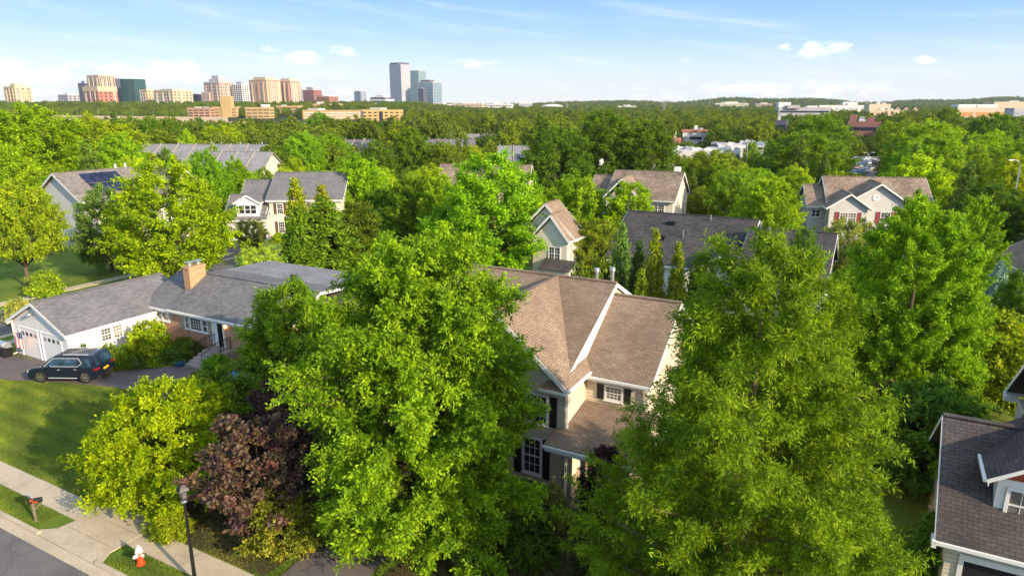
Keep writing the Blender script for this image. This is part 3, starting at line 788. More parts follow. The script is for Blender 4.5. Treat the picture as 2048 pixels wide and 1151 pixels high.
# hanging flag
fl = thing('flag', G(-52.95, 24.1, 0), 'american flag with stars and stripes hanging from a pole on the garage front', 'flag', -ANG)
mb = MB(); mb.tube((-.25, .08, 1.75), (.75, -.95, 2.35), .018, n=6); mb.build('pole', M['flag_white'], fl, fix=False)
mb = MB()
for i in range(13):                                  # stripes run across the hanging cloth
    for j in range(12):
        def q(a, b):                                 # a along the pole, b down the drop
            x = -.05 + .72 * a + .10 * b; yv = -.12 - .75 * a + .05 * math.sin(7 * a + 3 * b)
            return (x + .04 * math.sin(9 * b + 4 * a), yv + .05 * math.sin(11 * a), 1.87 + .43 * a - 1.3 * b * (1 - .1 * a))
        a0, a1, b0, b1 = i / 13, (i + 1) / 13, j / 12, (j + 1) / 12
        m = 2 if (i < 7 and j < 5) else (0 if i % 2 == 0 else 1)
        mb.poly([q(a0, b0), q(a1, b0), q(a1, b1), q(a0, b1)], m)
for i in range(5):                                   # stars
    for j in range(4):
        a, b = .06 + i * .1, .05 + j * .095
        c = q(a, b); mb.box(c[0] - .016, c[0] + .016, c[1] - .012, c[1] + .012, c[2] - .016, c[2] + .016, 1)
mb.build('cloth', [M['flag_red'], M['flag_white'], M['flag_blue']], fl, smooth=False, fix=False)

# ---------------------------------------------------------------- house cut by the right edge
O = (4.0, 26.0, 0)
h = house('corner_house', 'dark roofed house with white dormer and red gable panel at the lower right edge', G(O[0], O[1]), -ANG)
mb = MB(O)
gable_walls(mb, 'x', 3.5, 12, 25.75, 33.0, 2.75, 5.75, c=29.2)
gable_walls(mb, 'x', 6.35, 16, 25.78, 35.3, 2.9, 7.7, c=32.0)
mb.box(6.36, 15.9, 32, 35.29, 2, 5.0)
mb.build('wall', M['siding_beige'], h)
tr = MB(O); mb = MB(O)
gable_roof(mb, tr, 'x', 3.08, 6.2, 25.3, 33.2, 2.9, 6.02, c=29.22, fas=.12)
gable_roof(mb, tr, 'x', 5.98, 16, 25.3, 35.9, 2.91, 8.2, c=32.0, ze1=5.15, fas=.16)
tr.box(5.9, 6.4, 35.35, 36.0, 4.75, 4.98)
# dormer
gable_roof(mb, tr, 'y', 26.15, 30.2, 4.33, 7.25, 5.18, 6.15, c=5.79, trim_ends=(1, 0), fas=.13)
rf = mb.build('roof', M['roof_slate'], h)
tr.box(2.98, 3.12, 25.2, 25.75, 2.62, 2.88)
tr.build('fascia', M['trim'], h)
mb = MB(O); gable_walls(mb, 'y', 4.72, 6.88, 26.62, 30.0, 5.06, 5.82, c=5.8, z0=3.2); mb.build('dormer_wall', M['trim'], h)
mb = MB(O); mb.prism([(4.75, 26.6, 5.1), (6.85, 26.6, 5.1), (5.8, 26.6, 5.8)], (0, .015, 0)); mb.build('gable_panel', M['red_panel'], h)
window(h, 'front', 26.6, 5.0, 6.6, 3.55, 4.85, 2, 2, 1, off=O, trim=.12)
mb = MB(O); T = face('front', 25.75)
fbox(mb, T, 3.9, 9.0, 2.12, 2.36, .004, .05); fbox(mb, T, 3.9, 4.06, 0, 2.118, .004, .05); mb.build('garage_frame', M['trim'], h, fix=False)
mb = MB(O); fbox(mb, T, 4.07, 9.0, .02, 2.11, .004, .012); mb.build('garage_door', M['dark'], h, fix=False)  # black sheet standing in for the shade inside the garage opening

# ---------------------------------------------------------------- charcoal roofed house behind the tan one
h = house('charcoal_roof_house', 'long white house with charcoal shingle roof behind the tan house', (12.0, 70.3, 0), -ANG)
mb = MB()
gable_walls(mb, 'x', .3, 12.8, -6.0, 6.0, 3.0, 6.75, c=0)
gable_walls(mb, 'x', 12.8, 19.6, -8.6, 3.4, 3.2, 6.55, c=-2.6)
gable_walls(mb, 'y', 8.2, 15.0, -8.8, -2, 2.75, 5.05, c=11.6)
mb.build('wall', M['siding_white'], h)
mb = MB(); tr = MB()
gable_roof(mb, tr, 'x', 0, 13.0, -6.4, 6.4, 3.2, 7.1, c=0)
gable_roof(mb, tr, 'x', 12.6, 19.95, -9.0, 3.8, 3.3, 6.8, c=-2.6)
gable_roof(mb, tr, 'y', -9.2, -1.5, 7.8, 15.4, 2.9, 5.3, c=11.6, trim_ends=(1, 0))
mb.build('roof', M['roof_dark'], h)
tr.build('fascia', M['trim'], h)
for x, y, z, s in ((5.0, -1.3, 6.3, 1), (6.6, -2.9, 5.3, 0), (4.6, -3.2, 5.1, 1), (8.6, -.6, 6.6, 0), (13.6, -2.9, 6.4, 2), (14.4, -3.2, 6.2, 2)):
    mb = MB()
    if s == 1: mb.box(x - .35, x + .35, y - .3, y + .3, z - .3, z + .22)
    else: mb.tube((x, y, z - .2), (x, y, z + (.75 if s == 0 else 1.0)), .06 if s == 0 else .09, n=8)
    mb.build('roof_vent', M['black'] if s == 1 else M['metal'], h, fix=False)
window(h, 'right', 19.6, -4.0, -3.0, 3.2, 4.6, 1, 2, 1)
window(h, 'front', -8.6, 16.2, 17.4, 1.0, 2.4, 1, 2, 2)
window(h, 'front', -8.8, 10.8, 12.2, 1.0, 2.4, 2, 2, 2)

# ---------------------------------------------------------------- white dormer house (left of centre)
h = house('dormer_house', 'cream house with grey roof and white three window dormer above its garage', (-32.9, 92.3, 0), RAD(3))
mb = MB()
gable_walls(mb, 'x', 0, 9.6, 0, 11, 5.2, 8.2)
gable_walls(mb, 'x', -5.5, .2, -1.3, 4.6, 2.7, 4.6, c=3.5)
gable_walls(mb, 'x', -4.2, .2, .6, 10.4, 4.5, 7.0)
mb.build('wall', M['siding_cream'], h)
mb = MB(); tr = MB()
gable_roof(mb, tr, 'x', -.35, 10.0, -.4, 11.4, 5.25, 8.45)
gable_roof(mb, tr, 'x', -5.9, -.02, -1.7, 6.9, 2.8, 5.75, c=2.5)
gable_roof(mb, tr, 'x', -4.5, -.3, -.9, 11.2, 3.55, 7.45, c=5.2, gut=(0, 1))
gable_roof(mb, tr, 'y', -1.45, 3.8, -4.3, -.78, 5.05, 6.1, c=-2.54, trim_ends=(1, 0))
mb.build('roof', M['roof_grey'], h); tr.build('fascia', M['trim'], h)
mb = MB(); gable_walls(mb, 'y', -4.0, -1.08, -1.2, 2.5, 4.95, 5.85, z0=3.2); mb.build('dormer_wall', M['trim'], h)
window(h, 'front', -1.2, -3.75, -1.33, 3.5, 4.75, 3, 1, 1, grid=False)
for z0, z1 in ((3.3, 4.75), (.7, 2.3)):
    window(h, 'front', 0, .95, 1.85, z0, z1, 1, 3, 2)
    shutter(h, 'front', 0, .55, .9, z0, z1, 'shutter_brown'); shutter(h, 'front', 0, 1.9, 2.25, z0, z1, 'shutter_brown')
    for x in (4.2, 7.2):
        window(h, 'front', 0, x, x + .9, z0, z1, 1, 3, 2); shutter(h, 'front', 0, x - .4, x - .05, z0, z1, 'shutter_brown'); shutter(h, 'front', 0, x + .95, x + 1.3, z0, z1, 'shutter_brown')
mb = MB(); mb.box(-.75, -.1, -1.36, -1.304, 0, 2.1); mb.build('door', M['trim'], h, fix=False)
mb = MB(); mb.box(-4.8, -1.3, -1.37, -1.304, 0, 2.2); mb.build('garage_door', M['fence_white'], h, fix=False)

# ---------------------------------------------------------------- house with red shutters (right)
h = house('red_shutter_house', 'pale sided house with brown roof, double front gables and red shutters on the right', (40.3, 86.2, 0), RAD(-12))
mb = MB()
gable_walls(mb, 'x', .2, 12.2, 1.4, 10.2, 5.1, 8.2)
gable_walls(mb, 'y', 1.6, 9.8, .8, 6, 5.1, 7.9, c=5.8)
gable_walls(mb, 'y', -.1, 4.3, -.4, 4, 5.1, 6.75)
gable_walls(mb, 'x', -2.1, .3, 2.2, 9.0, 4.9, 7.1)
mb.build('wall', M['siding_grey'], h)
mb = MB(); tr = MB()
gable_roof(mb, tr, 'x', -.1, 12.5, 1.0, 10.6, 5.2, 8.5)
gable_roof(mb, tr, 'y', .35, 5.8, 1.1, 10.3, 5.15, 8.2, c=5.8, trim_ends=(1, 0))
gable_roof(mb, tr, 'y', -.85, 3.5, -.6, 4.8, 5.15, 7.0, c=2.1, trim_ends=(1, 0))
gable_roof(mb, tr, 'x', -2.4, .1, 1.8, 9.4, 4.98, 7.4)
mb.build('roof', M['roof_brown'], h); tr.build('fascia', M['trim'], h)
window(h, 'front', -.4, 1.1, 3.1, 3.2, 4.6, 2, 3, 2)
shutter(h, 'front', -.4, .55, 1.04, 3.1, 4.6, 'shutter_red'); shutter(h, 'front', -.4, 3.16, 3.65, 3.1, 4.6, 'shutter_red')
window(h, 'front', .8, 6.2, 7.4, 3.2, 4.6, 1, 3, 2); shutter(h, 'front', .8, 5.65, 6.12, 3.1, 4.6, 'shutter_red'); shutter(h, 'front', .8, 7.48, 7.95, 3.1, 4.6, 'shutter_red')
window(h, 'front', 2.2, -1.7, -.6, 3.5, 4.5, 2, 1, 1, grid=False)
mb = MB(); T = face('front', .8)
mb.lathe([(.42, 0), (.42, .06), (.3, .08), (.3, .02)], (0, 0, 0), 8); mb.v = [(5.4 + p[0], .8 - p[2], 6.35 + p[1]) for p in mb.v]; mb.build('gable_vent', M['trim'], h)

# ---------------------------------------------------------------- house with tan gable roof (centre right)
h = house('pale_gable_house', 'pale house with tan roof, tall side gable and small front gable behind round trees', (21.6, 91.4, 0), RAD(-24))
mb = MB()
gable_walls(mb, 'x', -9.2, 0, 0, 10.5, 5.1, 8.3)
gable_walls(mb, 'y', -9.0, -4.6, -1.0, 4, 5.1, 7.3)
gable_walls(mb, 'x', -12.2, -9.0, 1.5, 9, 4.6, 7.4)
mb.build('wall', M['siding_cream'], h)
mb = MB(); tr = MB()
gable_roof(mb, tr, 'x', -9.5, .35, -.4, 10.9, 5.2, 8.6)
gable_roof(mb, tr, 'y', -1.4, 5.2, -9.6, -4.0, 5.15, 8.1, c=-6.8, trim_ends=(1, 0))
gable_roof(mb, tr, 'x', -12.6, -9.3, 1.1, 9.4, 4.7, 7.8)
mb.build('roof', M['roof_brown'], h); tr.build('fascia', M['trim'], h)
window(h, 'front', 0, -2.9, -1.1, 3.2, 4.7, 2, 3, 2)
mb = MB(); mb.box(-1.2, -.4, 5.6, 6.6, 7.6, 9.2); mb.build('chimney', M['trim'], h)

# ---------------------------------------------------------------- small cream house behind the tan one
O = (-28.0, 59.0, 0)
h = house('cream_gable_house', 'cream house whose sunlit gable shows between the tall round central tree and olive tree', G(O[0], O[1]), -ANG)
mb = MB(O)
gable_walls(mb, 'y', -31.4, -25.75, 59.6, 62.0, 5.1, 8.1)
gable_walls(mb, 'y', -29.6, -25.95, 58.8, 61, 5.0, 7.2, c=-27.6)
mb.box(-27.6, -25.0, 57.2, 59.5, -.3, 2.5)
mb.build('wall', M['siding_cream'], h)
mb = MB(O); tr = MB(O)
gable_roof(mb, tr, 'y', 59.3, 62.4, -31.8, -25.35, 5.2, 8.45)
gable_roof(mb, tr, 'y', 58.45, 61, -29.9, -25.6, 5.1, 7.55, c=-27.6, trim_ends=(1, 0))
mb.build('roof', M['roof_tan'], h); tr.build('fascia', M['trim'], h)
mb = MB(O); mb.prism([(-28.2, 57.0, 2.55), (-24.9, 57.0, 2.55), (-24.9, 58.78, 3.2), (-28.2, 58.78, 3.2)], (0, 0, -.1)); mb.build('porch_roof', M['roof_slate'], h)
window(h, 'front', 58.8, -27.9, -26.6, 3.0, 4.4, 2, 2, 2, off=O)

# ---------------------------------------------------------------- house with solar panels (far left)
O = (-92.0, 48.5, 0)
h = house('solar_panel_house', 'pale sided house with solar panels on its roof beside the side street', G(O[0], O[1]), -ANG)
mb = MB(O)
gable_walls(mb, 'y', -96.4, -86.6, 48.5, 62, 6.0, 9.1)
mb.box(-89, -84, 56, 64, -.3, 5.5)
mb.build('wall', M['siding_grey'], h)
mb = MB(O); tr = MB(O)
gable_roof(mb, tr, 'y', 48.1, 62.4, -96.8, -86.2, 6.1, 9.4)
gable_roof(mb, tr, 'x', -91.5, -83, 57.0, 64.5, 5.6, 9.2)
mb.build('roof', M['roof_taupe'], h); tr.build('fascia', M['trim'], h)
mb = MB(O)
for i in range(4):
    for j in range(2):
        y0 = 51.0 + i * 1.25; a0 = .12 + j * .34; a1 = a0 + .31
        P = lambda a, y, e: (-91.5 + 5.3 * a, y, 9.4 - 3.3 * a + e)
        mb.prism([P(a0, y0, .06), P(a1, y0, .06), P(a1, y0 + 1.18, .06), P(a0, y0 + 1.18, .06)], (0, 0, .05))
mb.build('solar_panel', M['solar'], h)
for v in (56.8, 58.2):
    mb = MB(O); mb.tube((-92.2, v, 8.8), (-92.2, v, 9.9), .14, n=8); mb.build('vent_pipe', M['trim'], h, fix=False)
window(h, 'front', 48.5, -89.4, -88.5, 1.0, 2.4, 1, 2, 1, off=O)
mb = MB(O); mb.beam((-88.2, 48.3, .6), (-87.2, 48.3, .6), .35, .9); mb.build('meter_box', M['metal'], h)

# ---------------------------------------------------------------- brown roof behind the round central tree
h = house('brown_roof_house', 'house showing only a plain brown roof behind the tall round central tree', (-9.0, 105, 0), RAD(-8))
mb = MB(); gable_walls(mb, 'x', -2.8, 11.3, 0, 10, 5.2, 8.2); mb.build('wall', M['siding_beige'], h)
mb = MB(); tr = MB(); gable_roof(mb, tr, 'x', -3.1, 11.6, -.4, 10.4, 5.3, 8.6); mb.build('roof', M['roof_brown'], h); tr.build('fascia', M['trim'], h)

# ---------------------------------------------------------------- house roof corner & deck at the right edge
h = house('right_edge_house', 'tan roofed house with white balcony rail just entering at the right edge', (41.5, 54.0, 0), RAD(-20))
mb = MB(); gable_walls(mb, 'y', .8, 9, 0, 9, 4.2, 6.6); mb.build('wall', M['siding_cream'], h)
mb = MB(); tr = MB(); gable_roof(mb, tr, 'y', -.4, 9.4, .3, 9.5, 4.3, 6.9); mb.build('roof', M['roof_tan'], h); tr.build('fascia', M['trim'], h)
dk = thing('deck', (40.5, 60.5, 0), 'white railed raised deck and stair seen between trees near the right edge', 'deck', RAD(-20))
mb = MB(); mb.box(-3, 2.5, -1.5, 2, 2.6, 2.8); mb.build('platform', M['deck_red'], dk)
for x in (-2.9, -.2, 2.4):
    mb = MB(); mb.box(x - .07, x + .07, -1.47, -1.33, 0, 3.8); mb.build('post', M['fence_white'], dk, fix=False)
mb = MB(); mb.box(-2.83, 2.33, -1.45, -1.38, 3.6, 3.68); mb.box(-2.83, 2.33, -1.45, -1.38, 2.9, 2.96)
x = -2.7
while x < 2.3: mb.box(x, x + .05, -1.43, -1.4, 2.96, 3.6); x += .16
mb.build('railing', M['fence_white'], dk, fix=False)
mb = MB(); mb.beam((-3.0, -1.4, 2.9), (-5.2, -1.4, 4.9), .1, .3); mb.build('stair_stringer', M['fence_white'], dk)
fn = thing('garden_fence', (38.0, 58.0, 0), 'rust red board fence below the white deck near the right edge', 'fence', RAD(-20))
mb = MB()
for i in range(30): mb.box(i * .2, i * .2 + .18, 0, .03, .05, 1.85)
mb.build('boards', M['deck_red'], fn, fix=False)
fn = thing('board_fence', G(-95.5, 44.8), 'weathered grey board fence in front of the solar panel house', 'fence', -ANG)
mb = MB()
for i in range(50): mb.box(i * .16, i * .16 + .145, 0, .03, .03, 1.9 + .05 * math.sin(i * 2.3))
mb.build('boards', M['fence_wood'], fn, fix=False)
mb = MB(); mb.box(0, 8, .035, .1, .4, .5); mb.box(0, 8, .035, .1, 1.5, 1.6); mb.build('rails', M['fence_wood'], fn, fix=False)
# ------------------------------------------------------------------ vehicles
def wheel(par, x, y, r=.40, w=.25):
    wh = MB(); s = 1 if y > 0 else -1
    prof = [(r * .62, -w/2), (r * .95, -w/2), (r, -w/2 + .04), (r, w/2 - .04), (r * .95, w/2), (r * .62, w/2)]
    wh.lathe(prof, (0, 0, 0), 22); wh.v = [(x + p[0], y + p[2], r + p[1]) for p in wh.v]
    t = wh.build('wheel', M['rubber'], par, fix=True)
    rm = MB(); rm.lathe([(r * .66, -.03), (r * .66, .05), (r * .58, .05), (r * .56, .0)], (0, 0, 0), 22)
    for k in range(6):
        a = 2 * math.pi * k / 6; c, q = math.cos(a), math.sin(a)
        rm.beam((c * .03, q * .03, .055), (c * r * .62, q * r * .62, .045), .075, .03, up=(0, 0, 1))
    rm.lathe([(.06, .03), (.05, .085)], (0, 0, 0), 10)
    rm.v = [(x + p[0], y + s * (w/2 - .045 + p[2]), r + p[1]) for p in rm.v]
    rm.build('rim', M['rim'], t)
    return t
def arc(cx, r, a0, a1, n=9, cz=.37): return [(cx + r * math.cos(a0 + (a1 - a0) * i / n), cz + r * math.sin(a0 + (a1 - a0) * i / n)) for i in range(n + 1)]
SIDE = [(-2.44, .36), (-2.5, .72), (-2.47, 1.0), (-2.40, 1.12), (-1.0, 1.12), (.95, 1.09), (1.2, 1.08), (2.05, .99), (2.36, .88), (2.5, .62), (2.48, .34), (2.3, .26)] \
       + arc(1.5, .44, -.25, math.pi + .25) + [(.9, .24), (-.9, .24)] + arc(-1.47, .44, -.25, math.pi + .25) + [(-2.1, .28)]
def greenhouse(x):                # corner rows of the cabin: (x bottom, x top)
    return x
def suv(name, label, cat, loc, rotz, col):
    root = thing(name, loc, label, cat, rotz)
    mb = MB(); mb.prism([(x, -.97, z) for x, z in SIDE], (0, 1.94, 0))
    b = mb.build('body', [M['paint']], root, bevel=.05); b.color = (*col, 1)
    # cabin: rings at belt, mid, roof
    mb = MB()
    rings = [(-2.46, 1.32, .95, 1.10), (-2.34, .92, .89, 1.46), (-2.16, .52, .82, 1.76), (-2.0, .25, .68, 1.83), (-1.7, -.1, .35, 1.85)]
    for i, (xa, xb, yh, z) in enumerate(rings):
        mb.v += [(xa, -yh, z), (xb, -yh, z), (xb, yh, z), (xa, yh, z)]
        if i:
            k = (i - 1) * 4
            for e in range(4):
                f = (e + 1) % 4; mb.f.append((k + e, k + f, k + 4 + f, k + 4 + e)); mb.m.append(0)
    k = (len(rings) - 1) * 4; mb.f.append((k, k + 1, k + 2, k + 3)); mb.m.append(0)
    b = mb.build('roof', [M['paint']], root, bevel=0); b.color = (*col, 1)
    def lerp(z):
        for (xa, xb, yh, z0), (xc, xd, y2, z1) in zip(rings, rings[1:]):
            if z <= z1: t = (z - z0) / (z1 - z0); return xa + (xc - xa) * t, xb + (xd - xb) * t, yh + (y2 - yh) * t
        return rings[-1][:3]
    gl = MB(); ch = MB()
    for s in (-1, 1):
        zl, zh = 1.15, 1.68
        a0, b0, y0 = lerp(zl); a1, b1, y1 = lerp(zh)
        for xa, xb in ((.0, .32), (.34, .62), (.645, .93)):
            X = lambda t, z: lerp(z)[0] + .10 + (lerp(z)[1] - lerp(z)[0] - .24) * (1 - t)
            zs = [zl, 1.42, zh]
            for p, q in zip(zs, zs[1:]):
                gl.poly([(X(xa, p), s * (lerp(p)[2] + .012), p), (X(xb, p), s * (lerp(p)[2] + .012), p), (X(xb, q), s * (lerp(q)[2] + .012), q), (X(xa, q), s * (lerp(q)[2] + .012), q)])
        X = lambda t, z: lerp(z)[0] + .10 + (lerp(z)[1] - lerp(z)[0] - .24) * (1 - t)
        pts = [(X(0, zl), zl), (X(0, zh), zh), (X(.63, zh), zh), (X(.72, 1.36), 1.36), (X(.63, zl), zl)]
        for (xa, za), (xb, zb) in zip(pts, pts[1:] + pts[:1]):
            ch.beam((xa, s * (lerp(za)[2] + .016), za), (xb, s * (lerp(zb)[2] + .016), zb), .03, .03, up=(0, 1, 0))
        ch.beam((-1.8, s * .68, 1.885), (-.1, s * .68, 1.875), .04, .04)
        for xx in (-1.65, -1.0, -.35): ch.tube((xx, s * .68, 1.8), (xx, s * .68, 1.88), .02, n=5)
        ch.beam((.1, s * .975, .93), (.28, s * .975, .93), .02, .03); ch.beam((-1.0, s * .975, .95), (-.82, s * .975, .95), .02, .03)
        ch.beam((-.95, s * .975, .36), (.95, s * .975, .36), .02, .05)
    for zs, i, sg in (((1.15, 1.46, 1.73), 1, 1), ((1.18, 1.46, 1.72), 0, -1)):
        for p, q in zip(zs, zs[1:]):
            gl.poly([(lerp(p)[i] + sg * .012, -(lerp(p)[2] - .09), p), (lerp(p)[i] + sg * .012, lerp(p)[2] - .09, p), (lerp(q)[i] + sg * .012, lerp(q)[2] - .09, q), (lerp(q)[i] + sg * .012, -(lerp(q)[2] - .09), q)])
    gl.build('window', M['glass_blue'], root, fix=False); ch.build('chrome_trim', M['chrome'], root, fix=False)
    for x, y in ((1.5, .86), (1.5, -.86), (-1.47, .86), (-1.47, -.86)): wheel(root, x, y)
    for s in (-1, 1):
        mb = MB(); mb.prism([(-2.52, s * .62, .93), (-2.52, s * .975, .91), (-2.52, s * .975, 1.03), (-2.52, s * .62, 1.01)], (.1, 0, 0)); mb.box(-2.44, -2.28, s * .972, s * .985, .92, 1.02); mb.build('tail_light', M['red_lens'], root, fix=False)
        mb = MB(); mb.prism([(2.36, s * .5, .72), (2.36, s * .95, .70), (2.30, s * .95, .86), (2.33, s * .5, .84)], (.13, 0, 0)); mb.build('headlight', M['white_lens'], root)
        mb = MB(); mb.box(.72, .92, s * .97, s * 1.16, 1.05, 1.2); o = mb.build('mirror', [M['paint']], root, bevel=.03); o.color = (*col, 1)
    mb = MB(); mb.box(-2.53, -2.50, -.26, .26, .72, .86); mb.build('number_plate', M['yellow'], root, fix=False)
    mb = MB(); mb.box(-2.53, -2.3, -.9, .9, .34, .52); mb.build('rear_bumper', M['rubber'], root, bevel=.03)
    mb = MB()
    for s in (-1, 1):
        for x in (.95, .02, -.95): mb.box(x - .006, x + .006, s * .969, s * .974, .42, 1.06)
    mb.build('door_seam', M['dark'], root, fix=False)
    mb = MB(); mb.box(2.42, 2.515, -.5, .5, .42, .78); mb.build('grille', M['dark'], root, bevel=.02)
    for ch in root.children:          # short overhangs in front of and behind the wheels
        if ch.name.split('.')[0] == 'wheel': continue
        for v_ in ch.data.vertices:
            x = v_.co.x
            if x > 1.5: v_.co.x = 1.5 + (x - 1.5) * .82
            elif x < -1.47: v_.co.x = -1.47 + (x + 1.47) * .84
    return root
suv('parked_suv', 'dark navy suv with yellow plate parked on the driveway before the white garage', 'suv', (-29.25, 42.45, .03), math.pi - RAD(1.5), (.006, .010, .024))

def small_car_mesh():
    mb = MB()
    side = [(-2.2, .35), (-2.25, .8), (-2.1, .98), (-1.75, 1.0), (1.0, .95), (2.0, .82), (2.22, .6), (2.2, .32), (1.9, .3), (1.75, .62), (1.2, .62), (1.02, .3), (-1.0, .3), (-1.15, .62), (-1.7, .62), (-1.85, .3)]
    mb.prism([(x, -.88, z) for x, z in side], (0, 1.76, 0))
    rings = [(-1.95, 1.0, .82, .96), (-1.3, .15, .66, 1.40), (-1.15, 0, .5, 1.46)]
    for i, (xa, xb, yh, z) in enumerate(rings):
        n = len(mb.v); mb.v += [(xa, -yh, z), (xb, -yh, z), (xb, yh, z), (xa, yh, z)]
        if i:
            for e in range(4):
                f = (e + 1) % 4; mb.f.append((n - 4 + e, n - 4 + f, n + f, n + e)); mb.m.append(1 if i == 1 else 0)
    n = len(mb.v) - 4; mb.f.append((n, n + 1, n + 2, n + 3)); mb.m.append(0)
    for x in (1.47, -1.43):
        for y in (-.8, .8):
            k = len(mb.v); mb.lathe([(.2, -.1), (.33, -.1), (.33, .1), (.2, .1)], (0, 0, 0), 12, 2)
            mb.v[k:] = [(x + p[0], y + p[2], .33 + p[1]) for p in mb.v[k:]]
    o = mb.build('parked_car', [M['paint'], M['glass'], M['rubber']]); return o
car0 = small_car_mesh()
cars = [(1709, 323, 'white', 60), (1711, 331, 'white', 50), (1719, 336, 'silver', 45), (1726, 333, 'white', 40), (1731, 330, 'white', 40), (1714, 346, 'white', 55), (1722, 348, 'blue', 50), (1732, 345, 'white', 50),
        (1738, 341, 'silver', 48), (1708, 340, 'red', 50), (1755, 329, 'black', 20), (1757, 307, 'black', 15), (1712, 357, 'white', 50), (1724, 360, 'silver', 50), (1750, 326, 'white', 20), (1736, 322, 'silver', 10)]
ccol = dict(white=(.75, .75, .75), silver=(.42, .44, .46), blue=(.10, .20, .42), red=(.4, .03, .03), black=(.02, .02, .025))
seen = {}
for i, (px, py, c, r) in enumerate(cars):
    o = car0 if i == 0 else car0.copy()
    if i: COL.objects.link(o)
    p = at_height(px, py, .012); o.location = p; o.rotation_euler = (0, 0, RAD(r)); o.color = (*ccol[c], 1)
    n = sum(1 for q in cars if q[2] == c)
    tag(o, f'small {c} car parked in the distant car park between the trees, right of centre', 'car', 'cars in the distant car park')

# ------------------------------------------------------------------ street furniture, foreground left
lp = thing('street_lamp', (-11.98, 22.1, 0), 'black post street lamp with pagoda lantern standing beside the pavement', 'street lamp')
mb = MB(); mb.lathe([(.11, -.1), (.11, .25), (.075, .35), (.065, 1.2), (.05, 3.45), (.05, 3.5)], n=14); mb.build('pole', M['black'], lp)
mb = MB(); mb.lathe([(.056, .0), (.056, .07)], (0, 0, 1.0), 12); mb.build('pole_band', M['flag_white'], lp)
mb = MB(); mb.lathe([(.05, 3.5), (.10, 3.53), (.10, 3.58), (.06, 3.62)], n=12); mb.build('collar', M['metal'], lp)
mb = MB(); mb.lathe([(.08, 3.6), (.13, 3.66), (.13, 3.70), (.115, 3.72), (.16, 3.98), (.15, 4.0)], n=4); lt = mb.build('lantern', M['black'], lp); 
mb = MB(); mb.lathe([(.25, 3.99), (.25, 4.02), (.18, 4.12), (.08, 4.24), (.04, 4.26), (.03, 4.32), (.045, 4.34), (.02, 4.38)], n=4); mb.build('lantern_roof', M['black'], lp)
mb = MB()
for k in range(4):
    a = k * math.pi / 2 + math.pi / 4; c, s = math.cos(a), math.sin(a)
    P = lambda r, z, d: (c * r - s * d, s * r + c * d, z)
    mb.poly([P(.09, 3.74, -.065), P(.09, 3.74, .065), P(.12, 3.96, .09), P(.12, 3.96, -.09)])
mb.build('lantern_glass', M['lantern_glass'], lp, fix=False)
hy = thing('fire_hydrant', at_height(282, 1127, .02), 'red fire hydrant with white bonnet and caps on the grass verge', 'fire hydrant', RAD(-25))
mb = MB(); mb.lathe([(.17, 0), (.17, .05), (.125, .06), (.12, .50), (.12, .56)], n=16); mb.lathe([(.15, .3), (.15, .33)], n=16); mb.build('barrel', M['hyd_red'], hy)
mb = MB(); mb.lathe([(.15, .56), (.15, .60), (.135, .62), (.125, .70), (.09, .77), (.045, .80), (.03, .81), (.03, .87)], n=16); mb.build('bonnet', M['hyd_white'], hy)
for ax, r, l in (((1, 0, 0), .07, .2), ((-1, 0, 0), .07, .2), ((0, -1, 0), .09, .23)):
    mb = MB(); mb.tube((0, 0, .45), Vector(ax) * l + Vector((0, 0, .45)), r * .85, n=10); mb.tube(Vector(ax) * l + Vector((0, 0, .45)), Vector(ax) * (l + .05) + Vector((0, 0, .45)), r * .5, n=5)
    mb.build('outlet_cap', M['hyd_white'], hy)
ml = thing('mailbox', at_height(73, 1042, .01), 'black mailbox with red flag on a wooden post by the kerb', 'mailbox', RAD(24))
mb = MB(); mb.box(-.05, .05, -.05, .05, -.1, .95); mb.beam((-.02, 0, .55), (.3, 0, .86), .06, .06); mb.build('post', M['fence_wood'], ml)
mb = MB(); pr = [(-.09, 0), (.09, 0), (.09, .12), (.065, .18), (0, .21), (-.065, .18), (-.09, .12)]
mb.prism([(-.16, y, .92 + z) for y, z in pr], (.52, 0, 0)); mb.build('box', M['black'], ml, bevel=.008)
mb = MB(); mb.box(-.06, -.04, -.11, -.093, 1.0, 1.12); mb.box(-.06, .06, -.112, -.093, 1.07, 1.13); mb.build('signal_flag', M['hyd_red'], ml, fix=False)
mb = MB(); mb.box(.0, .2, -.0935, -.091, .95, 1.0); mb.build('number_strip', M['hyd_red'], ml, fix=False)
bn = thing('grill', at_height(10, 712), 'black covered grill with pale lid standing beside the garage', 'grill', -ANG)
mb = MB(); mb.box(-.55, .55, -.3, .3, .12, .82); mb.build('cabinet', M['black'], bn, bevel=.02)
mb = MB(); mb.prism([(-.55, -.3, .83), (-.55, .3, .83), (-.55, .25, 1.08), (-.55, 0, 1.18), (-.55, -.27, 1.02)], (1.1, 0, 0)); mb.build('lid', M['metal'], bn, bevel=.03)
mb = MB(); mb.box(.56, .95, -.25, .25, .84, .88); mb.box(-.95, -.56, -.25, .25, .84, .88); mb.build('side_shelf', M['metal'], bn)
for x in (-.45, .45): mb = MB(); mb.tube((x, -.25, .06), (x, .25, .06), .06, n=8); mb.build('wheel', M['rubber'], bn)
pb = thing('planter', at_height(360, 731), 'round blue glazed planter bowl at the foot of the front steps', 'planter')
mb = MB(); mb.lathe([(.2, 0), (.3, .06), (.37, .2), (.38, .25), (.33, .25), (.3, .18)], n=20); mb.build('bowl', M['planter'], pb, smooth=False)
bd = thing('round_sled', at_height(118, 724, .0), 'round blue disc leaning against the right garage door', 'disc', -ANG)
bd.location = G(-49.15, 24.05)
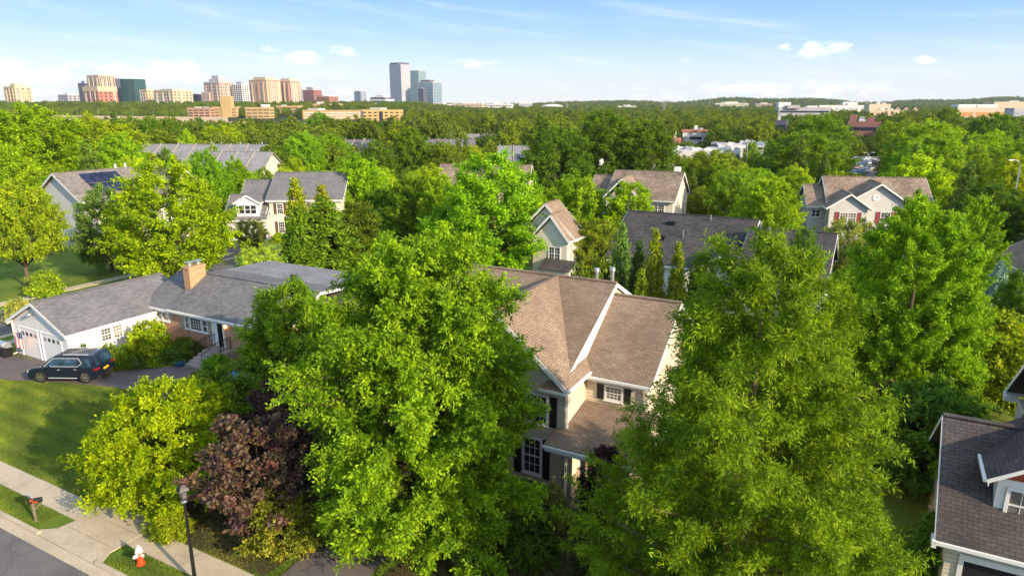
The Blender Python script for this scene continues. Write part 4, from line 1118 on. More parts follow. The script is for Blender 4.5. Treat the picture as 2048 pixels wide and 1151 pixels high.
mb = MB(); mb.lathe([(.02, 0), (.3, .02), (.36, .06), (.36, .08), (.3, .05)], n=20); mb.v = [(p[0], .08 - p[2] - .15 * (.4 - p[1]) * .5, .38 + p[1]) for p in mb.v]; mb.build('disc', M['blue'], bd)
def chair(label, loc, rz):
    r = thing('garden_chair', loc, label, 'chair', rz, 'blue garden chairs under the trees')
    mb = MB()
    for i in range(5): mb.beam((-.24 + i * .12, .18, .28), (-.27 + i * .135, .52, 1.05 - abs(i - 2) * .05), .105, .02, up=(0, 1, 0))
    mb.build('backrest', M['blue'], r, fix=False)
    mb = MB()
    for i in range(5): mb.beam((-.29, -.35 + i * .12, .40 - i * .025), (.29, -.35 + i * .12, .40 - i * .025), .1, .02)
    mb.build('seat', M['blue'], r, fix=False)
    for s in (-1, 1):
        mb = MB(); mb.box(s * .36 - .07, s * .36 + .07, -.42, .32, .58, .605); mb.build('armrest', M['blue'], r, fix=False)
        mb = MB(); mb.box(s * .33 - .02, s * .33 + .02, -.4, -.3, 0, .578); mb.build('leg', M['blue'], r, fix=False)
        mb = MB(); mb.beam((s * .33, -.32, .36), (s * .33, .62, .03), .03, .1, up=(0, 0, 1)); mb.build('leg', M['blue'], r, fix=False)
chair('blue garden chair facing the drive, nearer the front steps of the brick house', at_height(463, 769), RAD(-30))
chair('blue garden chair seen side on, right of the other blue chair', at_height(491, 772), RAD(-100))

# ------------------------------------------------------------------ mid and far buildings
def wins(mb, T, a0, a1, z0, z1, floors, bays, fw=.6, fh=.5, out=.08):
    """a grid of panes on one facade"""
    dz = (z1 - z0) / floors; da = (a1 - a0) / bays
    for f in range(floors):
        for b in range(bays):
            x = a0 + da * (b + .5); z = z0 + dz * (f + .5)
            p = [T(x - da * fw / 2, z - dz * fh / 2, out), T(x + da * fw / 2, z - dz * fh / 2, out), T(x + da * fw / 2, z + dz * fh / 2, out), T(x - da * fw / 2, z + dz * fh / 2, out)]
            mb.poly(p)
def block(name, label, cat, x0, x1, ytop, Y, wall, glass, fl=4.0, bay=4.0, fw=.6, fh=.5, rot=-28, ratio=.8, ybot=None, extra=None, group=None, zb=None):
    """a building filling pixel columns x0..x1 at distance Y with its roof at pixel row ytop"""
    a = abs(RAD(rot)); W = (x1 - x0) / FPX * (Y * CP + 2)
    w = W / (math.cos(a) + ratio * math.sin(a)); dpt = ratio * w
    c = at_depth((x0 + x1) / 2, ytop, Y)
    g = float(ter(c[0], Y)) if zb is None else zb
    H = c[2] - g
    o = thing(name, (c[0], Y + dpt * .35, g), label, cat, RAD(rot), group)
    mb = MB(); mb.box(-w/2, w/2, -dpt/2, dpt/2, -6, H); mb.box(-w/2 + .6, w/2 - .6, -dpt/2 + .6, dpt/2 - .6, H, H + .01)
    for T, L in ((face('front', -dpt/2), w), (face('right', w/2), dpt), (face('left', -w/2), dpt)): 
        fbox(mb, T, -L/2, L/2, H, H + 1.0, -.4, 0.003)
    mb.build('wall', wall, o, fix=False)
    fm = MB(); n = 0
    floors = max(1, int(round(H / fl)))
    for T, L in ((face('front', -dpt/2), w), (face('right', w/2), dpt), (face('left', -w/2), dpt)):
        b = max(1, int(round(L / bay))); wins(fm, T, -L/2 + .02 * L, L/2 - .02 * L, .5, H - .5, floors, b, fw, fh); n += floors * b
    rr = random.Random(int(x0))
    if H > 25 and wall.name.split('.')[0] in ('cream facade', 'red brick facade', 'brown brick facade', 'pinkish stone facade', 'beige facade'):                       # projecting bays and roof plant of the taller blocks
        for T, L in ((face('front', -dpt/2), w), (face('right', w/2), dpt)):
            for i in range(3):
                a0 = -L/2 + L * (.08 + .32 * i + rr.uniform(0, .08)); bm_ = MB(); fbox(bm_, T, a0, a0 + L * rr.uniform(.05, .1), -4, H * rr.uniform(.86, .99), .1, 1.2); bm_.build('bay', wall if rr.random() < .4 else rr.choice([W_['beige'], W_['grey'], W_['concrete']]), o, fix=False)
    for i in range(2):
        bx, by, s_ = rr.uniform(-.35, .3) * w, rr.uniform(-.3, .2) * dpt, rr.uniform(.05, .12) * w; bm_ = MB(); bm_.box(bx - s_, bx + s_, by - s_, by + s_, H, H + rr.uniform(1.5, 4)); bm_.build('roof_plant', W_['grey'] if i else W_['white'], o, fix=False)
    wo_ = fm.build('windows', glass, o, fix=False); wo_['kind'] = 'stuff'
    if extra: extra(o, w, dpt, H)
    return o, w, dpt, H
def ph(sx=.5, sy=.5, hh=4, mat=None, dx=0):
    def f(o, w, d, H):
        mb = MB(); mb.box(-w*sx/2 + dx*w, w*sx/2 + dx*w, -d*sy/2, d*sy/2, H - .1, H + hh); mb.build('plant_room', mat or o.children[0].data.materials[0], o)
    return f
wl = lambda n, c: plain(n, c, .75, .12, .08)
W_ = dict(cream=wl('cream facade', (.55, .43, .28)), pink=wl('pinkish stone facade', (.50, .36, .30)), redb=wl('red brick facade', (.40, .17, .11)), tan=wl('tan brick facade', (.52, .35, .16)),
          grey=wl('grey facade', (.40, .38, .40)), dgrey=wl('purple grey facade', (.13, .12, .17)), white=wl('white facade', (.66, .64, .62)), concrete=wl('concrete facade', (.50, .46, .41)),
          maroon=wl('rose brick facade', (.36, .15, .13)), beige=wl('beige facade', (.58, .46, .33)), brown=wl('brown brick facade', (.42, .24, .17)), roofw=wl('white membrane roof', (.74, .74, .74)))
Gd = glass_mat('dark facade glass', (.03, .035, .05), .15, .5); Gg = glass_mat('green facade glass', (.02, .07, .07), .12, .7); Gb = glass_mat('blue facade glass', (.10, .19, .26), .15, .8)
Gs = glass_mat('silver facade glass', (.30, .33, .38), .2, .6); Gt = glass_mat('teal facade glass', (.12, .22, .24), .15, .8); Gw = glass_mat('dark grey facade glass', (.05, .05, .065), .2, .5)
B = lambda *a, **k: block('tower_block', *a, **k)
B('cream apartment tower at the far left end of the skyline', 'building', 2, 51, 174, 1250, W_['cream'], Gw, 6, 8, .4, .5, extra=ph(.4, .5, 6))
B('small pale apartment block beside the dark tower left of the red brick tower', 'building', 112, 154, 190, 2050, W_['grey'], Gd, 7, 12, extra=ph(.4, .5, 5))
B('dark grey tower half hidden behind the red brick tower, on its left', 'building', 153, 182, 167, 1750, W_['dgrey'], Gd, 4, 5, .7, .6, extra=ph(.6, .5, 6, Gb))
B('tall cream striped apartment tower standing behind the red brick tower', 'building', 169, 219, 151, 1620, W_['beige'], Gd, 40, 4.5, .5, .94)
B('red brick apartment tower with cream upper floors, lower left skyline', 'building', 161, 223, 182, 1330, W_['redb'], Gw, 6, 9, .4, .5, extra=lambda o, w, d, H: (MB().box(-w/2 - .3, w/2 + .3, -d/2 - .3, d/2 + .3, H - 1, H + 8).build('upper_floors', W_['cream'], o)))
B('purple grey office tower between the striped tower and the green glass one', 'building', 216, 240, 158, 1700, W_['dgrey'], Gw, 4, 4, .5, .9)
B('dark green glass office tower on the left skyline', 'building', 238, 281, 159, 1650, wl('dark green spandrels', (.03, .07, .075)), Gg, 4, 5, .85, .7, rot=-20)
B('narrow tan apartment block left of the wide tan block', 'building', 276, 306, 180, 1400, W_['cream'], Gw, 6, 9, .4, .45)
B('wide tan apartment block with stepped roof right of the green glass tower', 'building', 303, 374, 181, 1350, W_['cream'], Gw, 6, 9, .5, .4, extra=ph(.6, .7, 3))
B('low dark glass office block between the tan block and the pink stepped tower', 'building', 381, 408, 189, 1700, W_['dgrey'], Gd, 4, 4, .9, .8)
def pinkcrown(o, w, d, H):
    MB().box(-w*.32, w*.32, -d*.32, d*.32, H, H + 7).build('crown_base', W_['grey'], o); MB().box(-w*.22, w*.22, -d*.22, d*.22, H + 7, H + 15).build('crown', W_['grey'], o)
    mb = MB(); mb.box(-w*.62, -w*.1, -d*.62, -d*.4, -6, H * .62); mb.build('lower_wing', W_['pink'], o)
B('stepped pink stone office tower with a grey crown on the left skyline', 'building', 404, 460, 165, 1600, W_['pink'], Gw, 7, 7, .5, .5, extra=pinkcrown)
B('grey and white banded office tower left of the brown brick twins', 'building', 461, 497, 170, 1600, W_['white'], Gd, 4.2, 6, .6, .7, extra=ph(.55, .5, 7, W_['grey']))
def cream_top(o, w, d, H): MB().box(-w*.35, w*.35, -d*.35, d*.35, H, H + 6).build('crown', W_['beige'], o)
B('left one of the twin brown brick apartment towers', 'building', 495, 554, 161, 1300, W_['brown'], wl('cream bay columns', (.6, .45, .33)), 60, 5, .5, .96, extra=cream_top)
B('right one of the twin brown brick apartment towers', 'building', 553, 596, 164, 1330, W_['brown'], wl('pale bay columns', (.62, .48, .37)), 60, 5, .55, .96, extra=cream_top)
B('slim glass block just right of the twin brick towers', 'building', 594, 607, 178, 1700, W_['grey'], Gt, 4, 5, .8, .7)
B('grey glass and brick office block with a stepped top in the skyline middle', 'building', 604, 640, 181, 1500, W_['maroon'], Gw, 4, 5, .6, .6, extra=ph(.6, .6, 7, W_['grey']))
B('low red brick office block right of the stepped grey glass block', 'building', 632, 673, 194, 1420, W_['redb'], Gw, 4, 5, .6, .5)
B('lone blue grey slab standing apart left of the tallest tower', 'building', 707, 731, 183, 2300, W_['grey'], Gb, 4, 4, .6, .9, rot=-35)
B('white banded low office block at the foot of the tallest tower', 'building', 739, 786, 196, 1250, W_['dgrey'], W_['white'], 5.5, 80, 1.0, .45, extra=ph(.55, .6, 5, W_['white']))
def crownlogo(o, w, d, H):
    mb = MB(); mb.box(-w*.46, w*.46, -d*.46, d*.46, H - .1, H + 6); mb.build('crown', W_['dgrey'], o)
    mb = MB(); mb.box(w*.2, w*.42, -d*.46 - .3, -d*.46 - .05, H + 2, H + 4.6); mb.build('emblem', W_['white'], o, fix=False)
B('tallest grey gridded office tower with a dark crown in the skyline', 'building', 777, 818, 130, 2000, W_['grey'], Gs, 4.2, 3.5, .62, .72, rot=-38, ratio=.75, extra=crownlogo)
B('pale glass tower directly behind the tallest tower, on its right', 'building', 812, 850, 142, 2150, W_['grey'], Gt, 4, 5, .92, .85, rot=-30)
B('lower blue glass tower with stepped roof right of the tallest tower', 'building', 835, 882, 165, 1950, W_['concrete'], Gb, 4, 5, .92, .85, rot=-30, extra=ph(.6, .6, 7, W_['dgrey'], -.15))
B('narrow dark glass wing in front of the pale glass tower', 'building', 836, 852, 178, 1900, W_['dgrey'], Gw, 4, 5, .7, .7, rot=-30)
L_ = lambda lab, *a, **k: block('office_building', lab, 'building', *a, **k)
L_('low pinkish brick office block left of the tan stair tower block', 374, 424, 217, 840, wl('light brown brick facade', (.44, .26, .16)), Gd, 4, 8, .7, .4, rot=-6, ratio=.4)
L_('tan brick office block with a tall stepped stair tower', 424, 478, 215, 850, W_['tan'], Gd, 4, 9, .6, .3, rot=-6, ratio=.4, extra=lambda o, w, d, H: (MB().box(-w*.12, w*.28, -d*.6, d*.1, -2, H + 13).build('stair_tower', W_['tan'], o)))
L_('tan office block with rows of dark window bands below the twin towers', 490, 543, 216, 820, W_['tan'], Gd, 3.6, 7, .8, .3, rot=-6, ratio=.4, extra=ph(.3, .4, 4, dx=.25))
L_('tan parking block with long openings right of the banded tan office', 541, 604, 213, 900, W_['tan'], Gd, 4, 40, 1.0, .35, rot=-10, ratio=.4)
L_('long pale tan office range with white window bands behind the lone bright tree', 605, 720, 222, 800, W_['tan'], W_['white'], 3.6, 14, .92, .35, rot=-4, ratio=.3)
L_('upper tan office block with small square windows behind the long range', 620, 682, 209, 980, W_['tan'], Gd, 4, 6, .4, .35, rot=-8, ratio=.4)
L_('yellow tan four storey office block with a dark glass centre bay', 722, 803, 221, 760, wl('yellow tan facade', (.58, .38, .14)), Gd, 3.6, 6, .55, .38, rot=-2, ratio=.35, extra=lambda o, w, d, H: (MB().box(-w*.04, w*.05, -d/2 - .3, -d/2, 0, H - 1).build('centre_bay', Gd, o), MB().box(-w*.5 - .3, -w*.44, -d/2 - .25, -d/2, 0, H).build('side_bay', W_['dgrey'], o)))
for i, (x0, x1, yt, Y, wm, lab) in enumerate([(862, 905, 209, 1500, 'white', 'low white flat building at the foot of the blue glass tower'), (905, 970, 208, 1400, 'beige', 'long low beige building right of the glass towers'),
        (972, 1027, 209, 1350, 'white', 'low white terraced building left of the wooded ridge'), (1038, 1064, 207, 1700, 'white', 'small white block with a flat roof before the wooded ridge'),
        (1236, 1274, 213, 1500, 'white', 'white low house like block on the wooded ridge slope'), (1512, 1546, 208, 1900, 'pink', 'small pinkish building low on the ridge, right of the cream block')]):
    L_(lab, x0, x1, yt, Y, W_[wm], Gw, 4, 6, .7, .4, rot=-12, ratio=.4, extra=ph(.4, .5, 3))
L_('long cream institutional block standing on the wooded ridge', 1432, 1497, 207, 1700, wl('pale cream facade', (.55, .52, .40)), Gw, 4, 5, .4, .5, rot=-8, ratio=.3, extra=ph(.4, .5, 4))
o, w_, d_, H_ = block('arena', 'low round roofed hall with a pale dome left of the wooded ridge', 'building', 1084, 1126, 213, 1500, W_['beige'], Gw, 4, 8, .6, .4, rot=-5, ratio=.6)
mb = MB(); mb.lathe([(w_*.55, H_), (w_*.5, H_ + 2), (w_*.3, H_ + 4), (w_*.1, H_ + 5)], n=20); mb.build('dome', W_['white'], o)
L_('large grey office block with a white roof box and dark window bands, right skyline', 1559, 1660, 217, 640, W_['grey'], Gd, 4.5, 60, 1.0, .35, rot=-8, ratio=.3, extra=lambda o, w, d, H: (MB().box(-w*.5, -w*.26, -d*.3, d*.4, H, H + 5.5).build('roof_box', W_['white'], o)))
L_('white stepped building between the grey office and the tan windowless hall', 1640, 1735, 212, 900, W_['white'], Gs, 5, 8, .5, .3, rot=-8, ratio=.3, extra=ph(.3, .6, 5, dx=.15))
L_('tan windowless hall with one round emblem high on its wall', 1738, 1781, 210, 700, W_['beige'], Gw, 30, 60, .3, .02, rot=-4, ratio=.6, extra=lambda o, w, d, H: (MB().tube((-w*.1, -d/2 - .15, H*.72), (-w*.1, -d/2 - .01, H*.72), 1.1, n=14).build('emblem', W_['dgrey'], o)))
L_('lower tan wing with window row attached below the windowless hall', 1738, 1798, 222, 680, W_['cream'], Gw, 5, 5, .4, .3, rot=-4, ratio=.5)
L_('tan and orange school block with a white flat roof near the right edge', 1915, 2015, 218, 560, W_['beige'], wl('orange panels', (.55, .25, .09)), 7, 12, .85, .45, rot=-5, ratio=.4, extra=lambda o, w, d, H: (MB().box(-w*.46, w*.3, -d*.3, d*.4, H, H + 3.5).build('roof_box', W_['white'], o)))
L_('tall windowless beige hall behind the school at the right edge', 1988, 2090, 206, 620, W_['beige'], Gw, 60, 60, .3, .02, rot=-5, ratio=.4)
L_('grey glass building with an orange band at the right edge', 2028, 2110, 219, 520, W_['grey'], Gs, 6, 40, 1.0, .5, rot=-5, ratio=.4)
L_('rose brick office block with dark window bands between the trees, right', 1700, 1770, 247, 345, W_['maroon'], Gd, 3.9, 60, 1.0, .42, rot=-28, ratio=.6, extra=lambda o, w, d, H: (MB().box(-w*.45, -w*.25, -d*.2, d*.3, H, H + 4).build('stair_house', W_['maroon'], o), MB().box(w*.1, w*.3, -d*.2, d*.2, H, H + 3).build('plant_room', W_['maroon'], o), MB().box(-w*.18, w*.04, -d*.15, d*.1, H, H + 2).build('cooling_unit', W_['white'], o)))
L_('dark brick office corner showing left of the dense tree, right of the white shops', 1552, 1578, 244, 360, W_['dgrey'], Gd, 3.9, 30, .8, .5, rot=-28, ratio=.6)
for px in (1795, 1812, 1830):
    c = at_depth(px, 214, 800); g = float(ter(c[0], 800))
    o = thing('distant_house', (c[0], 800, g), 'small cream gabled house far off beyond the tan hall', 'house', RAD(-20), 'gabled houses beyond the tan hall')
    mb = MB(); gable_walls(mb, 'y', -4, 4, -5, 5, c[2] - g - 4, c[2] - g + 1); mb.build('wall', W_['cream'], o); mb = MB(); gable_roof(mb, None, 'y', -5.3, 5.3, -4.5, 4.5, c[2] - g - 4, c[2] - g + 1.5); mb.build('roof', M['roof_dark'], o)
# sound wall beside the highway
a = at_depth(80, 229, 660); b = at_depth(455, 236, 620); mb = MB()
o = thing('sound_wall', (0, 0, 0), 'long beige highway sound wall running below the left skyline', 'wall')
mb.beam((a[0], a[1], a[2] / 2 - 1), (b[0], b[1], b[2] / 2 - 1), .5, (a[2] + b[2]) / 2 + 2); mb.build('panels', W_['beige'], o)
o = thing('sound_wall', (0, 0, 0), 'short beige highway wall left of the lone bright tree below the tan offices', 'wall')
a = at_depth(450, 242, 560); b = at_depth(612, 247, 540); mb = MB(); mb.beam((a[0], a[1], a[2] / 2 - 1), (b[0], b[1], b[2] / 2 - 1), .5, (a[2] + b[2]) / 2 + 2); mb.build('panels', W_['beige'], o)
# townhouse rows
def row(label, x0, x1, yr, Y, n, roofm, rot=0.0, hgt=None, d=11):
    c0 = at_depth(x0, yr, Y); c1 = at_depth(x1, yr, Y); L = c1[0] - c0[0]; zr = c0[2]
    o = thing('townhouse_row', (c0[0], Y, 0), label, 'townhouses', RAD(rot), 'townhouse rows beyond the near houses')
    mb = MB(); gable_walls(mb, 'x', 0, L, -d/2, d/2, zr - 3.0, zr - .35); mb.build('wall', M['siding_cream'], o)
    mb = MB(); tr = MB(); gable_roof(mb, tr, 'x', -.3, L + .3, -d/2 - .4, d/2 + .4, zr - 3.2, zr); mb.build('roof', roofm, o)
    for i in range(1, n):
        x = L * i / n; tr.beam((x, -d/2 - .4, zr - 3.1), (x, 0, zr + .1), .22, .25)
    tr.build('party_wall_trim', M['trim_grey'], o)
    for i in range(n):
        x = L * (i + .45) / n; mb = MB(); q = 1.6 * math.sin(i * 2.7 + x0); mb.tube((x + q, 1, zr - 1), (x + q, 1, zr + .45), .1, n=6); mb.build('vent_pipe', M['metal'], o, fix=False)
    return o
row('long grey roofed townhouse row nearest the left trees', 288, 536, 288, 150, 7, M['roof_light'], -2)
row('grey roofed townhouse row directly in front of the long one', 412, 545, 303, 132, 4, M['roof_light'], -3)
row('grey roofed townhouse row left of the tall dark central tree', 690, 748, 279, 205, 3, M['roof_grey'], -4)
row('grey roof with white party walls right of the tall dark tree', 852, 952, 278, 210, 4, M['roof_grey'], -4)
row('pale brown roofed row above the white party wall row', 930, 992, 268, 290, 3, M['roof_light'], 0)
row('grey roofed row end just left of the big dark trees', 998, 1056, 291, 165, 2, M['roof_light'], 0)
# shops
def shop(label, x0, x1, yt, Y, d, rot, wallm, units):
    c = at_depth((x0 + x1) / 2, yt, Y); W = (x1 - x0) / FPX * Y
    o = thing('shop_building', (c[0], Y, 0), label, 'shop', RAD(rot), None); H = c[2]
    mb = MB(); mb.box(-W/2, W/2, 0, d, -.3, H); mb.build('wall', wallm, o)
    mb = MB(); mb.box(-W/2 - .15, W/2 + .15, -.2, .3, H - .9, H + .7); mb.box(-W/2 - .15, -W/2 + .3, .3, d, H - .2, H + .7); mb.box(W/2 - .3, W/2 + .15, .3, d, H - .2, H + .7); mb.build('parapet', W_['white'], o, fix=False)
    mb = MB(); mb.box(-W/2 + .3, W/2 - .3, .3, d - .1, H, H + .12); mb.build('roof', W_['roofw'], o, fix=False)
    rr = random.Random(x0)
    for i in range(units):
        x = -W/2 + W * (i + .5) / units + rr.uniform(-1, 1); y = rr.uniform(3, d - 3); s = rr.uniform(.7, 1.4)
        mb = MB(); z = H + rr.uniform(.7, 1.5); L_x = s * rr.uniform(.8, 2.2); mb.box(x - L_x, x + L_x, y - s * .7, y + s * .7, H + .13, z); mb.box(x - L_x * .7, x - L_x * .1, y - s * .5, y + s * .5, z, z + .25); mb.build('roof_unit', rr.choice([M['metal'], W_['grey'], W_['white']]), o, fix=False)
    return o
shop('long white flat roofed shop with rooftop units, left of the lamp post', 1345, 1475, 306, 185, 14, -14, W_['cream'], 9)
shop('white flat roofed shop block at the right end of the shopping centre', 1440, 1530, 296, 205, 22, -14, W_['white'], 8)
shop('pale shop front glimpsed beneath the big dark trees', 1150, 1345, 338, 150, 12, -10, W_['cream'], 5)
shop('low white roofed shop seen between the trees near the right edge', 1935, 1985, 291, 190, 12, -10, W_['white'], 3)
L_('low shop with a red sign roof among trees above the white shops', 1335, 1362, 281, 270, W_['redb'], Gd, 5, 8, .6, .4, rot=0, ratio=.5)
L_('terracotta roofed white shop above the shopping centre', 1366, 1420, 264, 330, W_['white'], Gd, 5, 9, .5, .3, rot=-10, ratio=.4, extra=lambda o, w, d, H: (MB().box(-w*.55, w*.55, -d*.6, d*.2, H, H + 1.2).build('tile_roof', W_['redb'], o), MB().box(-w*.08, w*.06, -d*.6, -d*.3, H, H + 3).build('turret', W_['white'], o)))
# lamp posts, mast, pylons
def lamp(label, px, ytop, Y, side, double=False):
    c = at_depth(px, ytop, Y); o = thing('lamp_post', (c[0], Y, float(ter(c[0], Y))), label, 'lamp post'); H = c[2] - float(ter(c[0], Y))
    mb = MB(); mb.tube((0, 0, 0), (0, 0, H - .8), .13, .09, 8)
    mb.build('pole', M['metal'], o, fix=False)
    for s in ((side,) if not double else (-1, 1)):
        mb = MB(); q = [(0, 0, H - .8), (s * .25, 0, H - .25), (s * .7, 0, H), (s * 1.2, 0, H)]
        for a, b in zip(q, q[1:]): mb.tube(a, b, .05, .04, 6)
        ar = mb.build('arm', M['metal'], o, fix=False)
        mb = MB(); mb.box(s * 1.1, s * 1.7, -.13, .13, H - .07, H + .04); mb.build('lamp_head', M['metal'], ar, bevel=.03)
lamp('grey curved arm street light rising among trees at the right edge', 2043, 320, 88, -1)
lamp('tall thin grey lamp post in front of the white shops', 1496, 282, 160, 1, True)
lamp('grey double armed lamp post over the car park right of the rose brick office', 1738, 305, 215, -1, True)
for px, yt, Y in ((153, 215, 640), (195, 216, 630), (264, 217, 610), (306, 219, 600), (367, 222, 580)):
    lamp('thin highway lamp post standing behind the beige sound wall', px, yt, Y, 1); bpy.context.scene.collection.objects[-1]
for o in [q for q in COL.objects if q.get('label') == 'thin highway lamp post standing behind the beige sound wall']: o['group'] = 'highway lamp posts behind the sound wall'
def pylon(label, px, yt, Y, arms=3):
    c = at_depth(px, yt, Y); g = float(ter(c[0], Y)); H = c[2] - g; o = thing('pylon', (c[0], Y, g), label, 'pylon', RAD(20))
    mb = MB(); b = H * .09
    for sx in (-1, 1):
        for sy in (-1, 1): mb.beam((sx * b, sy * b, -3), (sx * b * .25, sy * b * .25, H), .2, .2)
    n = 7
    for i in range(n):
        f0, f1 = i / n, (i + 1) / n; r0 = b * (1 - .75 * f0); r1 = b * (1 - .75 * f1)
        for s in (-1, 1): mb.beam((-s * r0, -r0, f0 * H), (s * r1, -r1, f1 * H), .1, .1); mb.beam((-s * r0, r0, f0 * H), (s * r1, r1, f1 * H), .1, .1)
    mb.build('lattice', M['steel'], o, fix=False)
    for i in range(arms):
        z = H * (.98 - .13 * i); L = H * (.14 + .04 * (i % 2)); mb = MB(); mb.beam((-L, 0, z), (L, 0, z), .3, .3); mb.build('cross_arm', M['steel'], o, fix=False)
pylon('lattice power pylon with wide top arm in front of the wooded ridge', 1329, 201, 900)
pylon('smaller lattice pylon left of the ridge slope', 1134, 207, 1300)
pylon('lattice pylon just left of the tan windowless hall', 1734, 201, 1100)
pylon('lattice pylon in front of the cream block on the ridge', 1486, 201, 1200)
c = at_depth(1421, 186, 1700); o = thing('radio_mast', (c[0], 1700, 0), 'thin tall radio mast left of the cream block on the ridge', 'mast')
mb = MB(); mb.tube((0, 0, 0), (0, 0, c[2]), .7, .35, 6); mb.build('mast', M['metal'], o, fix=False)
mb = MB(); mb.tube((-1.5, 0, c[2] * .8), (1.5, 0, c[2] * .8), .6, n=6); mb.build('antenna', M['metal'], o, fix=False)
# ------------------------------------------------------------------ prototypes for the middle distance
def proto(*a, **k):
    c, mb = crown_mesh(*a, **k)
    o = mb.build('trunk', M[k.pop('bk', 'bark')], None, fix=False); me = o.data; bpy.data.objects.remove(o)
    return [c, me]
PR = {}
def P_(key, H, R_, **k):
    PR[key] = (proto('crown_' + key, len(PR) * 11 + 5, H, R_, **k), H, R_)
mid = dict(nb=300, nt=18, nl=14, L=.205, W=.125, tw=.95)
P_('round1', 12, 5, z0=1.6, prof='round', jag=.2, **mid)
P_('round2', 12, 5, z0=1.4, prof='oval', jag=.2, **mid)
P_('round3', 12, 5, z0=1.2, prof='vase', jag=.24, inner=.5, **mid)
P_('dome1', 12, 6, z0=2.0, prof='dome', jag=.24, inner=.5, **mid)
P_('street1', 12, 6, z0=4.2, prof='dome', jag=.24, inner=.5, **mid)
P_('pear1', 11, 4, z0=.8, prof='round', nb=220, nt=18, nl=12, L=.25, W=.145, tw=1.1, twig_up=1.0, upl=.3, jag=.2, rise=1.1)
P_('pear2', 11, 4, z0=.8, prof='oval', nb=220, nt=18, nl=12, L=.25, W=.145, tw=1.1, twig_up=1.0, upl=.3, jag=.24, rise=1.1)
P_('arb1', 9, 1.7, z0=.15, prof='spire', nb=240, nt=8, nl=7, L=.26, W=.12, tw=.6, twig_up=.7, upl=.2, jag=.14, rise=.9, inner=.5, mat=M['leaf_soft'])
P_('cone1', 10, 3, z0=.2, prof='cone', nb=260, nt=9, nl=8, L=.30, W=.13, tw=.75, twig_up=.35, upl=.5, jag=.18, rise=.3, inner=.5, mat=M['leaf_soft'])
P_('bush1', 2.2, 1.4, z0=.05, prof='dome', nb=110, nt=8, nl=8, L=.17, W=.12, tw=.42, jag=.2, trunk_r=.05, limbs=12, rise=.3)
P_('bush2', 1.6, 1.3, z0=.03, prof='dome', nb=90, nt=8, nl=8, L=.13, W=.09, tw=.36, jag=.35, trunk_r=.04, limbs=12, rise=.5, twig_up=.7)
def dims(px, pym, ytop, hw, Y):
    g = float(ter(at_depth(px, pym, Y)[0], Y))
    x = at_depth(px, pym, Y)[0]; zt = at_depth(px, ytop, Y)[2] - g
    zc = Y * CP + (CAM_H - g - zt / 2) * SP
    return x, g, zt, hw / FPX * zc
RG = random.Random(11)
def put(kind, cat, label, px, pym, ytop, hw, Y, key, col, name=None, group=None):
    x, g, H, R_ = dims(px, pym, ytop, hw, Y)
    (c, tm), h0, r0 = PR[key]
    k = random.Random(px * 7 + ytop); f = lambda: 1 + k.uniform(-.06, .06)
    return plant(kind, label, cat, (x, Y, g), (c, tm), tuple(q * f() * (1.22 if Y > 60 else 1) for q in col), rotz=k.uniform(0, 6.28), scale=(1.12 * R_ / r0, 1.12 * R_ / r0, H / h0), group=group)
def near(kind, cat, label, px, pym, ytop, hw, Y, col, bark='bark', seed=1, dx=0, z=0, **k):
    x, g, H, R_ = dims(px, pym, ytop, hw, Y)
    cm = crown_mesh('crown', seed, H, R_, **k)
    return plant(kind, label, cat, (x + dx, Y, g + z), cm, col, bark=bark)

# ------------------------------------------------------------------ big foreground trees
T = 'tree'
near('broadleaf_tree', T, 'big bright green broad tree in front of the left half of the tan house', 842, 760, 480, 240, 25.5, (.116, .180, .012), seed=3,
     z0=.6, prof='full', nb=600, nt=27, nl=25, L=.14, W=.07, tw=.85, rise=.35, droop=.3, jag=.3, inner=.42, limbs=90, trunk_r=.26, twig_up=.15)
near('willow_oak', T, 'tallest yellow green willow oak with fine narrow leaves in the right foreground', 1518, 700, 468, 342, 19.0, (.096, .155, .012), seed=8, bark='bark_pale',
     z0=.8, prof='blunt', nb=640, nt=28, nl=26, L=.15, W=.034, tw=.76, rise=.6, droop=.45, jag=.3, inner=.4, limbs=90, trunk_r=.24, twig_up=.25, upl=.5)
near('broadleaf_tree', T, 'full egg shaped yellow green tree right of the willow oak', 1826, 600, 412, 140, 36.5, (.115, .172, .012), seed=14,
     z0=.8, prof='round', nb=620, nt=22, nl=17, L=.15, W=.07, tw=.8, rise=1.0, droop=.1, jag=.07, inner=.55, limbs=50, trunk_r=.22, twig_up=.9, upl=.4)
near('zelkova', T, 'low wide yellow leaved tree overhanging the pavement in the lower left', 332, 880, 770, 160, 28.0, (.160, .195, .006), seed=21,
     z0=.7, prof='dome', nb=300, nt=22, nl=16, L=.14, W=.065, tw=.66, rise=.35, droop=.2, jag=.28, inner=.45, limbs=40, trunk_r=.14, twig_up=.3)
near('broadleaf_tree', T, 'darker green rounded tree just behind the low yellow leaved tree', 438, 830, 752, 100, 31.5, (.075, .115, .016), seed=22,
     z0=.6, prof='dome', nb=190, nt=11, nl=15, L=.18, W=.1, tw=.75, rise=.4, jag=.25, limbs=30, trunk_r=.13)
near('smoke_bush', 'shrub', 'purple smoke bush with reddish tufts beside the street lamp', 520, 970, 842, 100, 25.0, PK, seed=31, mat=M['leaf_smoke'],
     z0=.4, prof='vase', nb=170, nt=10, nl=16, L=.16, W=.10, tw=.6, rise=.8, jag=.4, inner=.5, limbs=40, trunk_r=.1, twig_up=.5)
near('smoke_bush', 'shrub', 'dark plum smoke bush behind the reddish tufted one', 560, 860, 778, 75, 28.6, (.045, .024, .027), seed=36,
     z0=.4, prof='vase', nb=140, nt=10, nl=14, L=.16, W=.10, tw=.6, rise=.8, jag=.35, inner=.5, limbs=40, trunk_r=.1, twig_up=.5)
